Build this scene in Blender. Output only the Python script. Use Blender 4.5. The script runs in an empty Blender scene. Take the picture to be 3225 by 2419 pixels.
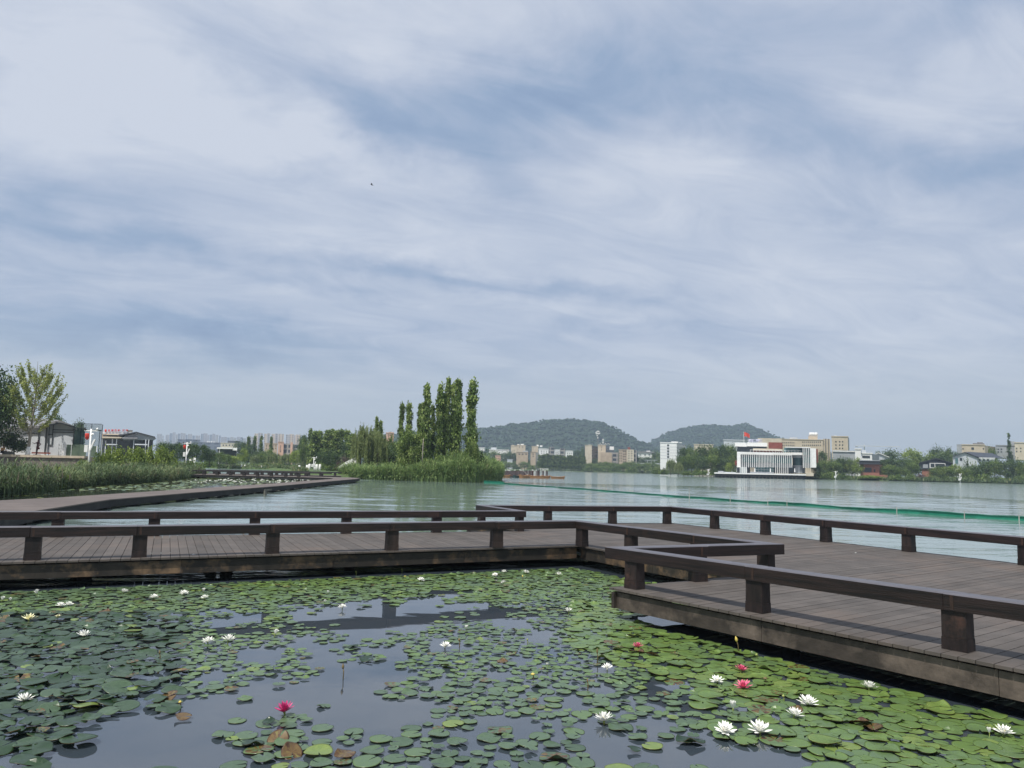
import bpy, bmesh, math, random
import numpy as np
from mathutils import Vector, Matrix
R = math.radians
random.seed(7); rng = np.random.default_rng(7)
scene = bpy.context.scene
COL = scene.collection

# ------------------------------------------------------------------ camera
FP, UC, VC, CAMH = 1662.0, 1106.0, 829.5, 2.0          # photograph measured in 2212 x 1659 units
PITCH, ROLL = math.atan(180/1662), math.atan(.021)
cf = Vector((0, math.cos(PITCH), math.sin(PITCH)))
cr0 = Vector((1, 0, 0)); cu0 = Vector((0, -math.sin(PITCH), math.cos(PITCH)))
cr = cr0*math.cos(ROLL) + cu0*math.sin(ROLL)
cu = cu0*math.cos(ROLL) - cr0*math.sin(ROLL)
camd = bpy.data.cameras.new('camera'); cam = bpy.data.objects.new('camera', camd); COL.objects.link(cam)
m = Matrix((cr, cu, -cf)).transposed().to_4x4(); m.translation = Vector((0, 0, CAMH))
cam.matrix_world = m
camd.sensor_width = 36; camd.lens = 36*FP/2212; camd.clip_start = .1; camd.clip_end = 20000
scene.camera = cam

# ------------------------------------------------------------------ sun and sky
SUN_EL, SUN_AZ = R(60), R(212)        # azimuth measured clockwise from +Y: behind the viewer, a little to the left
sd = Vector((math.sin(SUN_AZ)*math.cos(SUN_EL), math.cos(SUN_AZ)*math.cos(SUN_EL), math.sin(SUN_EL)))
sl = bpy.data.lights.new('sun', 'SUN'); sl.energy = 4.9; sl.angle = R(.6); sl.color = (1, .95, .87)
so = bpy.data.objects.new('sun', sl); COL.objects.link(so)
so.rotation_euler = (-sd).to_track_quat('-Z', 'Y').to_euler(); so.location = (0, 0, 60)
scene.view_settings.view_transform = 'Standard'; scene.view_settings.look = 'None'
scene.view_settings.exposure = 0; scene.view_settings.gamma = 1

def ray(u, v): return cf + cr*((u-UC)/FP) - cu*((v-VC)/FP)
def pz(u, v, z):
    d = ray(u, v); k = (z-CAMH)/d.z
    return Vector((0, 0, CAMH)) + d*k
def pd(u, v, D):
    d = ray(u, v); return Vector((0, 0, CAMH)) + d*(D/d.y)
def proj(x, y, z):
    q = Vector((x, y, z-CAMH)); w = q.dot(cf)
    return UC + FP*q.dot(cr)/w, VC - FP*q.dot(cu)/w
S = 2212/3225
def crop(x0, y0, sc): return lambda x, y: ((x0+x/sc)*S, (y0+y/sc)*S)
c0 = crop(0, 1100, 3.0157); c2 = crop(600, 1300, 4.022); c3 = crop(1050, 1150, 3.687); c4 = crop(1500, 1300, 3.687)
c5 = crop(2050, 1330, 3.687); c6 = crop(2600, 1330, 3.539); cb = crop(500, 1340, 4.424); cp = crop(1570, 1440, 9.217)
cA = crop(300, 1330, 10.055); cS = crop(0, 1350, 8.848); cP = crop(200, 1280, 10.371)

world = bpy.data.worlds.new("World"); scene.world = world; world.use_nodes = True
def build_sky():
    nt = world.node_tree; N = nt.nodes; L = nt.links; N.clear()
    def nd(t, **k):
        n = N.new(t)
        for a, b in k.items(): setattr(n, a, b)
        return n
    def val(s, x):
        if hasattr(x, 'is_linked') or hasattr(x, 'node'): L.new(x, s)
        else: s.default_value = x
    def M(op, a, b=0.0, c=0.0):
        n = nd('ShaderNodeMath', operation=op); val(n.inputs[0], a); val(n.inputs[1], b)
        if op in ('MULTIPLY_ADD',): val(n.inputs[2], c)
        return n.outputs[0]
    tc = nd('ShaderNodeTexCoord'); sep = nd('ShaderNodeSeparateXYZ'); L.new(tc.outputs['Generated'], sep.inputs[0])
    X, Y, Z = sep.outputs
    az = M('ARCTAN2', X, Y); el = M('ARCSINE', Z)
    zz = M('ADD', M('MAXIMUM', Z, 0.0), .16)
    px = M('DIVIDE', X, zz); py = M('DIVIDE', Y, zz)
    def comb(a, b, c=0.0):
        n = nd('ShaderNodeCombineXYZ'); val(n.inputs[0], a); val(n.inputs[1], b); val(n.inputs[2], c); return n.outputs[0]
    def noise(vec, sc, det, rough=.5, dist=0.0):
        n = nd('ShaderNodeTexNoise'); L.new(vec, n.inputs['Vector']); n.inputs['Scale'].default_value = sc
        n.inputs['Detail'].default_value = det; n.inputs['Roughness'].default_value = rough
        n.inputs['Distortion'].default_value = dist; return n
    # layer rotated so that bands run from upper right to lower left
    a = R(-24); ra = M('ADD', M('MULTIPLY', px, math.cos(a)), M('MULTIPLY', py, -math.sin(a)))
    rb = M('ADD', M('MULTIPLY', px, math.sin(a)), M('MULTIPLY', py, math.cos(a)))
    n1 = noise(comb(M('MULTIPLY', ra, .45), rb), 1.15, 7, .5, .5)
    n2 = noise(comb(M('MULTIPLY', ra, .5), rb, 4.0), 4.2, 12, .64, 1.1)
    wv = noise(comb(az, M('MULTIPLY', el, 1.6), 2.0), 4.5, 5, .6)
    ws = nd('ShaderNodeSeparateXYZ'); L.new(wv.outputs['Color'], ws.inputs[0])
    waz = M('ADD', az, M('MULTIPLY', M('SUBTRACT', ws.outputs[0], .5), .42))
    wel = M('ADD', el, M('MULTIPLY', M('SUBTRACT', ws.outputs[1], .5), .16))
    acc = 0.0
    PATCH = [(1230, 165, 300, 62, -4, .62), (930, 300, 260, 50, 18, .50), (640, 385, 260, 34, 6, .45), (1930, 310, 220, 45, 4, .68),
             (320, 530, 170, 26, 4, .48), (860, 560, 150, 20, 0, .5), (1210, 597, 190, 17, 2, .45), (380, 742, 230, 30, 0, .85),
             (60, 440, 210, 40, -8, .26), (700, 635, 260, 16, -3, .26), (2100, 40, 150, 70, 0, .40), (150, 650, 240, 26, -4, .25),
             (1560, 260, 170, 50, 8, .30), (1330, 690, 160, 10, 0, .2), (90, 90, 110, 60, 0, .14), (520, 120, 80, 70, 0, .12),
             (250, 200, 340, 80, 12, -.42), (620, 240, 230, 60, 20, -.30), (520, 320, 260, 40, 12, -.26), (900, 60, 330, 50, 0, -.30), (2060, 190, 190, 60, -18, -.34), (1330, 420, 420, 60, -8, -.34), (1750, 560, 400, 70, 0, -.2)]
    for (u, v, su, sv, rot, amp) in PATCH:
        d = ray(u, v).normalized(); a0 = math.atan2(d.x, d.y); e0 = math.asin(d.z)
        ca, sa = math.cos(R(rot)), math.sin(R(rot))
        da = M('SUBTRACT', waz, a0); de = M('SUBTRACT', wel, e0)
        p = M('DIVIDE', M('ADD', M('MULTIPLY', da, ca), M('MULTIPLY', de, -sa)), su/FP)
        q = M('DIVIDE', M('ADD', M('MULTIPLY', da, sa), M('MULTIPLY', de, ca)), sv/FP)
        r2 = M('ADD', M('MULTIPLY', p, p), M('MULTIPLY', q, q))
        g = M('MULTIPLY', M('EXPONENT', M('MULTIPLY', r2, -.5)), amp)
        acc = g if acc == 0.0 else M('ADD', acc, g)
    dens = M('ADD', M('MULTIPLY', M('SUBTRACT', n1.outputs['Fac'], .5), 1.15), M('MULTIPLY', M('SUBTRACT', n2.outputs['Fac'], .5), .95))
    dens = M('SUBTRACT', M('ADD', dens, .735), M('MULTIPLY', acc, .80))
    rp = nd('ShaderNodeValToRGB'); L.new(dens, rp.inputs[0]); e = rp.color_ramp.elements
    e[0].position = 0; e[0].color = (.235, .335, .53, 1); e[1].position = 1; e[1].color = (.67, .72, .825, 1)
    x = e.new(.30); x.color = (.325, .43, .61, 1); x = e.new(.6); x.color = (.475, .55, .70, 1)
    hz = nd('ShaderNodeMapRange'); L.new(el, hz.inputs[0]); hz.inputs[1].default_value = R(1.5); hz.inputs[2].default_value = R(10.5)
    hz.inputs[3].default_value = 1; hz.inputs[4].default_value = 0; hz.interpolation_type = 'SMOOTHSTEP'
    mx = nd('ShaderNodeMix', data_type='RGBA'); L.new(M('MULTIPLY', hz.outputs[0], .88), mx.inputs[0]); L.new(rp.outputs[0], mx.inputs[6])
    mx.inputs[7].default_value = (.585, .635, .68, 1)
    sk = nd('ShaderNodeTexSky', sky_type='NISHITA'); sk.sun_disc = False; sk.sun_elevation = SUN_EL; sk.sun_rotation = SUN_AZ
    b1 = nd('ShaderNodeBackground'); L.new(sk.outputs[0], b1.inputs[0]); b1.inputs[1].default_value = .07
    b2 = nd('ShaderNodeBackground'); L.new(mx.outputs[2], b2.inputs[0]); b2.inputs[1].default_value = 1.0
    ms = nd('ShaderNodeMixShader'); ms.inputs[0].default_value = .92; L.new(b1.outputs[0], ms.inputs[1]); L.new(b2.outputs[0], ms.inputs[2])
    o = nd('ShaderNodeOutputWorld'); L.new(ms.outputs[0], o.inputs[0])
build_sky()

# ------------------------------------------------------------------ materials
MAT = {}
def _nm(name):
    m = bpy.data.materials.new(name); m.use_nodes = True; nt = m.node_tree; nt.nodes.clear()
    o = nt.nodes.new('ShaderNodeOutputMaterial'); b = nt.nodes.new('ShaderNodeBsdfPrincipled'); nt.links.new(b.outputs[0], o.inputs[0])
    MAT[name] = m; return m, nt, b, o
def c4_(c): return (c[0], c[1], c[2], 1)
def noisemat(name, c1, c2, scale=3.0, rough=.7, stretch=(1, 1, 1), bump=0.0, bscale=None, lo=.35, hi=.65, c3_=None, scale3=1.0, lo3=.55, hi3=.7,
             tint=0.0, detail=6, ior=1.45, metal=0.0, spec=None, rough2=None, top=None):
    """two colours mixed by noise, an optional third in patches, a per-face 'tint' that darkens or lightens"""
    m, nt, b, o = _nm(name); N = nt.nodes; L = nt.links
    tc = N.new('ShaderNodeTexCoord'); mp = N.new('ShaderNodeMapping'); mp.inputs['Scale'].default_value = stretch
    L.new(tc.outputs['Object'], mp.inputs[0])
    n = N.new('ShaderNodeTexNoise'); n.inputs['Scale'].default_value = scale; n.inputs['Detail'].default_value = detail; n.inputs['Roughness'].default_value = .6
    L.new(mp.outputs[0], n.inputs['Vector'])
    r = N.new('ShaderNodeMapRange'); r.inputs[1].default_value = lo; r.inputs[2].default_value = hi; L.new(n.outputs['Fac'], r.inputs[0])
    mx = N.new('ShaderNodeMix'); mx.data_type = 'RGBA'; L.new(r.outputs[0], mx.inputs[0]); mx.inputs[6].default_value = c4_(c1); mx.inputs[7].default_value = c4_(c2)
    col = mx.outputs[2]
    if c3_:
        n3 = N.new('ShaderNodeTexNoise'); n3.inputs['Scale'].default_value = scale3; n3.inputs['Detail'].default_value = 8; n3.inputs['Roughness'].default_value = .65
        L.new(tc.outputs['Object'], n3.inputs['Vector'])
        r3 = N.new('ShaderNodeMapRange'); r3.inputs[1].default_value = lo3; r3.inputs[2].default_value = hi3; L.new(n3.outputs['Fac'], r3.inputs[0])
        m3 = N.new('ShaderNodeMix'); m3.data_type = 'RGBA'; L.new(r3.outputs[0], m3.inputs[0]); L.new(col, m3.inputs[6]); m3.inputs[7].default_value = c4_(c3_)
        col = m3.outputs[2]
    if tint:
        at = N.new('ShaderNodeAttribute'); at.attribute_name = 'tint'
        tr = N.new('ShaderNodeMapRange'); tr.inputs[3].default_value = 1-tint; tr.inputs[4].default_value = 1+tint; L.new(at.outputs['Fac'], tr.inputs[0])
        vm = N.new('ShaderNodeVectorMath'); vm.operation = 'SCALE'; L.new(col, vm.inputs[0]); L.new(tr.outputs[0], vm.inputs['Scale']); col = vm.outputs[0]
    if top:   # upper faces: grey weathering plus a bluish sky sheen painted into the colour
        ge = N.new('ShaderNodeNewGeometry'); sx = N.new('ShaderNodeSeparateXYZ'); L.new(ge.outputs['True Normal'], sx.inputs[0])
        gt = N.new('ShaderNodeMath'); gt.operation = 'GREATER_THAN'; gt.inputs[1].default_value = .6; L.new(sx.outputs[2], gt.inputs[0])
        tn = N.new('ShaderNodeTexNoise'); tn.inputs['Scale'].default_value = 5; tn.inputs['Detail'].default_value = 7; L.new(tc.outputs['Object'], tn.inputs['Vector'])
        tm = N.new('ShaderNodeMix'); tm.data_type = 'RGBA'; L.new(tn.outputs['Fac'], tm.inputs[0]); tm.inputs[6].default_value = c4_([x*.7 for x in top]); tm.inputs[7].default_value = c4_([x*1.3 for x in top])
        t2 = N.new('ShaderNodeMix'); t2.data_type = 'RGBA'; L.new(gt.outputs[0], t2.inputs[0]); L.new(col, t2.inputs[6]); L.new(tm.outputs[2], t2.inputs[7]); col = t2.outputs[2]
    L.new(col, b.inputs['Base Color']); b.inputs['Roughness'].default_value = rough; b.inputs['IOR'].default_value = ior; b.inputs['Metallic'].default_value = metal
    if rough2 is not None:
        rr = N.new('ShaderNodeMapRange'); L.new(n.outputs['Fac'], rr.inputs[0]); rr.inputs[3].default_value = rough; rr.inputs[4].default_value = rough2; L.new(rr.outputs[0], b.inputs['Roughness'])
    if bump:
        bn = N.new('ShaderNodeTexNoise'); bn.inputs['Scale'].default_value = bscale or scale*3; bn.inputs['Detail'].default_value = 6; L.new(mp.outputs[0], bn.inputs['Vector'])
        bp = N.new('ShaderNodeBump'); bp.inputs['Strength'].default_value = 1; bp.inputs['Distance'].default_value = bump; L.new(bn.outputs['Fac'], bp.inputs['Height']); L.new(bp.outputs[0], b.inputs['Normal'])
    return m
def rampmat(name, stops, rough=.55, transl=0.0, nz=.25, nscale=8.0, ior=1.4):
    """colour read from the mesh's own per-face 'tint' (each leaf's own colour), with a little noise"""
    m, nt, b, o = _nm(name); N = nt.nodes; L = nt.links
    at = N.new('ShaderNodeAttribute'); at.attribute_name = 'tint'
    rp = N.new('ShaderNodeValToRGB'); L.new(at.outputs['Fac'], rp.inputs[0]); e = rp.color_ramp.elements
    e[0].position = stops[0][0]; e[0].color = c4_(stops[0][1]); e[1].position = stops[-1][0]; e[1].color = c4_(stops[-1][1])
    for p, c in stops[1:-1]: x = e.new(p); x.color = c4_(c)
    tc = N.new('ShaderNodeTexCoord'); n = N.new('ShaderNodeTexNoise'); n.inputs['Scale'].default_value = nscale; n.inputs['Detail'].default_value = 4
    L.new(tc.outputs['Object'], n.inputs['Vector'])
    r = N.new('ShaderNodeMapRange'); r.inputs[1].default_value = .3; r.inputs[2].default_value = .7; r.inputs[3].default_value = 1-nz; r.inputs[4].default_value = 1+nz; L.new(n.outputs['Fac'], r.inputs[0])
    vm = N.new('ShaderNodeVectorMath'); vm.operation = 'SCALE'; L.new(rp.outputs[0], vm.inputs[0]); L.new(r.outputs[0], vm.inputs['Scale'])
    L.new(vm.outputs[0], b.inputs['Base Color']); b.inputs['Roughness'].default_value = rough; b.inputs['IOR'].default_value = ior
    if transl:
        t = N.new('ShaderNodeBsdfTranslucent'); L.new(vm.outputs[0], t.inputs[0]); ms = N.new('ShaderNodeMixShader'); ms.inputs[0].default_value = transl
        L.new(b.outputs[0], ms.inputs[1]); L.new(t.outputs[0], ms.inputs[2]); L.new(ms.outputs[0], o.inputs[0])
    return m
def watermat(name, base, rough, layers, ior=1.33, base2=None):
    m, nt, b, o = _nm(name); N = nt.nodes; L = nt.links
    b.inputs['Base Color'].default_value = c4_(base); b.inputs['Roughness'].default_value = rough; b.inputs['IOR'].default_value = ior
    tc = N.new('ShaderNodeTexCoord'); prev = None
    if base2:
        n = N.new('ShaderNodeTexNoise'); n.inputs['Scale'].default_value = .5; n.inputs['Detail'].default_value = 5; L.new(tc.outputs['Object'], n.inputs['Vector'])
        mx = N.new('ShaderNodeMix'); mx.data_type = 'RGBA'; L.new(n.outputs['Fac'], mx.inputs[0]); mx.inputs[6].default_value = c4_(base); mx.inputs[7].default_value = c4_(base2); L.new(mx.outputs[2], b.inputs['Base Color'])
    for (sx, sy, sc, dist, det) in layers:
        mp = N.new('ShaderNodeMapping'); mp.inputs['Scale'].default_value = (sx, sy, 1); mp.inputs['Rotation'].default_value = (0, 0, R(sc*7 % 20-10)); L.new(tc.outputs['Object'], mp.inputs[0])
        n = N.new('ShaderNodeTexNoise'); n.inputs['Scale'].default_value = sc; n.inputs['Detail'].default_value = det; n.inputs['Distortion'].default_value = .4; L.new(mp.outputs[0], n.inputs['Vector'])
        bp = N.new('ShaderNodeBump'); bp.inputs['Distance'].default_value = dist; L.new(n.outputs['Fac'], bp.inputs['Height'])
        if prev: L.new(prev, bp.inputs['Normal'])
        prev = bp.outputs[0]
    L.new(prev, b.inputs['Normal']); return m
def facademat(name, wall, win, px, pz_, fx=.55, fz=.5, rough=.7, gx=0.0, winrough=.2):
    """wall with a regular grid of window openings, laid out in metres on the building itself"""
    m, nt, b, o = _nm(name); N = nt.nodes; L = nt.links
    tc = N.new('ShaderNodeTexCoord'); sp = N.new('ShaderNodeSeparateXYZ'); L.new(tc.outputs['Object'], sp.inputs[0])
    def M(op, a, c):
        n = N.new('ShaderNodeMath'); n.operation = op
        for i, x in ((0, a), (1, c)):
            if isinstance(x, (int, float)): n.inputs[i].default_value = x
            else: L.new(x, n.inputs[i])
        return n.outputs[0]
    s = M('ADD', sp.outputs[0], sp.outputs[1])
    a = M('LESS_THAN', M('FRACT', M('DIVIDE', M('ADD', s, 1000+gx), px), 0), fx)
    c = M('LESS_THAN', M('FRACT', M('DIVIDE', M('ADD', sp.outputs[2], 1000.0), pz_), 0), fz)
    g = N.new('ShaderNodeNewGeometry'); gs = N.new('ShaderNodeSeparateXYZ'); L.new(g.outputs['True Normal'], gs.inputs[0])
    up = M('LESS_THAN', M('ABSOLUTE', gs.outputs[2], 0), .5)
    f = M('MULTIPLY', M('MULTIPLY', a, c), up)
    mx = N.new('ShaderNodeMix'); mx.data_type = 'RGBA'; L.new(f, mx.inputs[0]); mx.inputs[6].default_value = c4_(wall); mx.inputs[7].default_value = c4_(win)
    L.new(mx.outputs[2], b.inputs['Base Color'])
    rr = N.new('ShaderNodeMapRange'); L.new(f, rr.inputs[0]); rr.inputs[3].default_value = rough; rr.inputs[4].default_value = winrough; L.new(rr.outputs[0], b.inputs['Roughness'])
    return m

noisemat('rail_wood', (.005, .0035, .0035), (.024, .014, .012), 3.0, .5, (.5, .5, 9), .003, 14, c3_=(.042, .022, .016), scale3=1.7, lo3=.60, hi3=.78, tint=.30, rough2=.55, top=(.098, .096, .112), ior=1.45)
noisemat('rail_joint', (.055, .028, .018), (.022, .013, .010), 9.0, .6)
noisemat('post_wood', (.008, .0055, .005), (.030, .019, .016), 4.0, .55, (3, 3, .6), .002, 40, c3_=(.065, .033, .024), scale3=3, lo3=.6, hi3=.75, tint=.35)
noisemat('deck_wood', (.068, .059, .052), (.100, .087, .078), 2.2, .72, (1, 1, 1), .001, 90, c3_=(.118, .092, .076), scale3=.9, lo3=.5, hi3=.72, tint=.13)
noisemat('fascia_wood', (.014, .012, .0095), (.034, .028, .022), 5, .65, (1, 1, .8), .003, 26, c3_=(.17, .11, .062), scale3=2.0, lo3=.49, hi3=.64, tint=.22)
noisemat('fascia_bleached', (.026, .021, .018), (.055, .044, .037), 4, .65, (1, 1, 1.5), .003, 26, c3_=(.17, .135, .11), scale3=1.5, lo3=.47, hi3=.68, tint=.15)
noisemat('far_deck_wood', (.11, .09, .08), (.145, .12, .107), 1.0, .75, tint=.10)
noisemat('far_fascia', (.007, .007, .008), (.018, .017, .017), 1.5, .75, c3_=(.035, .032, .026), scale3=.7)
noisemat('pile_concrete', (.08, .08, .065), (.15, .145, .12), 4, .85)
noisemat('under_beam', (.01, .009, .008), (.02, .017, .015), 4, .8)
watermat('lake_water', (.185, .245, .225), .10, [(.25, 1.0, .8, .09, 3), (.35, 1.0, 2.6, .03, 3)], 1.45, (.205, .265, .24))
watermat('lake_ripple_water', (.165, .225, .205), .035, [(.5, 1.0, 4.5, .010, 3)], 1.48, (.19, .25, .225))
watermat('pond_water', (.038, .050, .064), .015, [(.8, 1.0, 1.1, .0035, 3)], 1.95)
watermat('lagoon_water', (.03, .04, .03), .03, [(.6, 1.0, 2.0, .012, 3)], 1.36)
PADS = [(0, (.014, .034, .017)), (.2, (.030, .062, .028)), (.42, (.095, .15, .082)), (.62, (.115, .19, .048)), (.8, (.20, .26, .065)), (.87, (.15, .10, .035)), (1, (.055, .02, .014))]
rampmat('lily_pad', PADS, .32, .10, .22, 14, 1.5)
rampmat('leaf', [(0, (.034, .062, .018)), (.35, (.078, .135, .032)), (.65, (.145, .22, .048)), (.85, (.22, .29, .07)), (1, (.30, .35, .11))], .55, .32, .2, .9)
rampmat('leaf_dark', [(0, (.020, .044, .016)), (.5, (.050, .095, .030)), (1, (.12, .18, .05))], .5, .15, .2, .9)
rampmat('leaf_lime', [(0, (.10, .15, .03)), (.5, (.21, .29, .05)), (1, (.33, .40, .09))], .55, .3, .2, .9)
rampmat('leaf_willow', [(0, (.09, .125, .05)), (.5, (.19, .245, .09)), (1, (.30, .34, .13))], .6, .25, .2, .9)
rampmat('leaf_purple', [(0, (.05, .035, .03)), (.5, (.12, .085, .075)), (1, (.20, .15, .13))], .6, .2, .2, .9)
rampmat('leaf_sparse', [(0, (.18, .22, .05)), (.5, (.33, .38, .10)), (1, (.45, .48, .18))], .6, .35, .2, .9)
rampmat('reed', [(0, (.026, .052, .028)), (.35, (.075, .125, .052)), (.7, (.155, .205, .085)), (.84, (.28, .28, .13)), (.92, (.24, .17, .14)), (1, (.34, .26, .22))], .6, .2, .15, 1.5)
rampmat('reed_bright', [(0, (.06, .12, .045)), (.35, (.15, .24, .08)), (.7, (.29, .39, .14)), (.84, (.34, .36, .17)), (.92, (.24, .17, .14)), (1, (.34, .26, .22))], .6, .3, .15, 1.5)
noisemat('bark', (.07, .055, .045), (.15, .12, .10), 6, .9, bump=.01)
noisemat('bark_pale', (.22, .20, .17), (.32, .29, .25), 6, .9)
noisemat('white_paint', (.72, .72, .70), (.82, .82, .80), 2, .5)
noisemat('whitewash', (.65, .65, .62), (.8, .8, .76), 5, .8)
noisemat('cream_render', (.50, .44, .34), (.60, .54, .43), .5, .85)
noisemat('beige_render', (.47, .40, .30), (.56, .48, .37), .4, .85)
noisemat('tan_render', (.36, .28, .20), (.46, .37, .28), .5, .85)
noisemat('pink_render', (.50, .30, .22), (.58, .37, .28), .5, .85)
noisemat('brown_panel', (.17, .045, .03), (.22, .06, .042), .8, .7)
noisemat('grey_render', (.30, .32, .34), (.38, .40, .42), .5, .8)
noisemat('pale_wall', (.46, .49, .52), (.56, .59, .62), .8, .6)
noisemat('dark_frame', (.014, .02, .024), (.022, .03, .034), 3, .5)
noisemat('roof_slate', (.035, .042, .058), (.06, .07, .09), 2, .7)
noisemat('roof_grey', (.16, .16, .17), (.24, .24, .25), 1.5, .7)
noisemat('roof_dark', (.03, .035, .042), (.05, .055, .065), 2, .75)
noisemat('wall_dark', (.13, .15, .17), (.19, .21, .23), .5, .6)
noisemat('brick', (.24, .10, .07), (.36, .17, .12), 3, .85)
noisemat('stone_wall', (.13, .11, .10), (.24, .20, .18), 2.5, .9, bump=.03)
noisemat('stone_cap', (.42, .34, .26), (.52, .44, .34), 3, .85)
noisemat('ground_soil', (.06, .085, .03), (.10, .10, .055), .4, .95)
noisemat('park_grass', (.06, .105, .032), (.11, .16, .05), .35, .95)
noisemat('hill_wood', (.012, .026, .012), (.026, .052, .022), .035, .95, bump=7.0, bscale=.06, c3_=(.022, .036, .022), scale3=.008)
noisemat('glass_teal', (.05, .12, .13), (.12, .22, .23), .35, .12)
noisemat('glass_dark', (.02, .028, .034), (.05, .06, .07), .5, .15)
noisemat('net_green', (.004, .14, .085), (.015, .20, .13), 2, .6)
noisemat('pole_cane', (.25, .25, .23), (.40, .40, .37), 3, .7)
noisemat('boat_wood', (.28, .14, .06), (.40, .21, .10), 3, .5)
noisemat('boat_inside', (.12, .05, .025), (.2, .09, .045), 3, .6)
noisemat('boat_green', (.02, .05, .055), (.05, .09, .09), 3, .6)
noisemat('pile_maroon', (.035, .010, .012), (.07, .022, .022), 4, .6)
noisemat('red_paint', (.50, .03, .02), (.62, .05, .03), 3, .5)
noisemat('flag_red', (.62, .05, .03), (.7, .09, .05), 3, .7)
noisemat('sign_lilac', (.62, .60, .76), (.74, .72, .85), 3, .5)
noisemat('petal_white', (.80, .80, .74), (.88, .88, .84), 20, .5)
noisemat('petal_cream', (.80, .76, .45), (.86, .83, .58), 20, .5)
noisemat('petal_pink', (.62, .045, .16), (.80, .24, .36), 18, .5)
noisemat('petal_magenta', (.38, .015, .12), (.62, .08, .25), 18, .5)
noisemat('stamen', (.80, .55, .06), (.9, .7, .15), 30, .6)
noisemat('bud_green', (.20, .26, .06), (.30, .34, .10), 20, .55)
noisemat('bud_yellow', (.55, .42, .08), (.62, .50, .14), 20, .55)
noisemat('bud_brown', (.12, .09, .04), (.20, .15, .06), 20, .6)
noisemat('decayed', (.07, .028, .018), (.24, .13, .045), 18, .6)
noisemat('statue_red', (.05, .012, .012), (.09, .02, .018), 5, .35)
noisemat('skin', (.40, .24, .16), (.46, .28, .19), 5, .6)
noisemat('orange_cloth', (.62, .30, .05), (.70, .36, .08), 5, .85)
noisemat('dark_cloth', (.03, .03, .035), (.05, .05, .055), 5, .85)
noisemat('hair', (.01, .009, .008), (.02, .018, .016), 5, .5)
noisemat('green_mesh', (.05, .08, .055), (.09, .13, .09), 1, .6)
noisemat('bird_dark', (.02, .022, .028), (.04, .042, .05), 5, .7)
noisemat('crane_white', (.5, .5, .5), (.6, .6, .6), 3, .6)
facademat('tower_haze', (.40, .37, .36), (.12, .13, .17), 4.2, 3.1, .50, .62)
facademat('tower_warm', (.55, .45, .34), (.17, .16, .18), 5.0, 3.1, .45, .55)
facademat('tower_slate', (.26, .28, .33), (.10, .12, .16), 6.0, 3.1, .55, .7)
facademat('shed_slate', (.13, .15, .20), (.09, .10, .14), 9, 4, .5, .6)
facademat('balcony_front', (.30, .28, .26), (.045, .055, .07), 3.4, 3.0, .72, .62)
facademat('balcony_white', (.62, .62, .60), (.10, .12, .14), 2.6, 2.6, .6, .5)
facademat('ribbed_beige', (.50, .44, .34), (.20, .19, .17), 1.5, 40, .45, .98)

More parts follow.
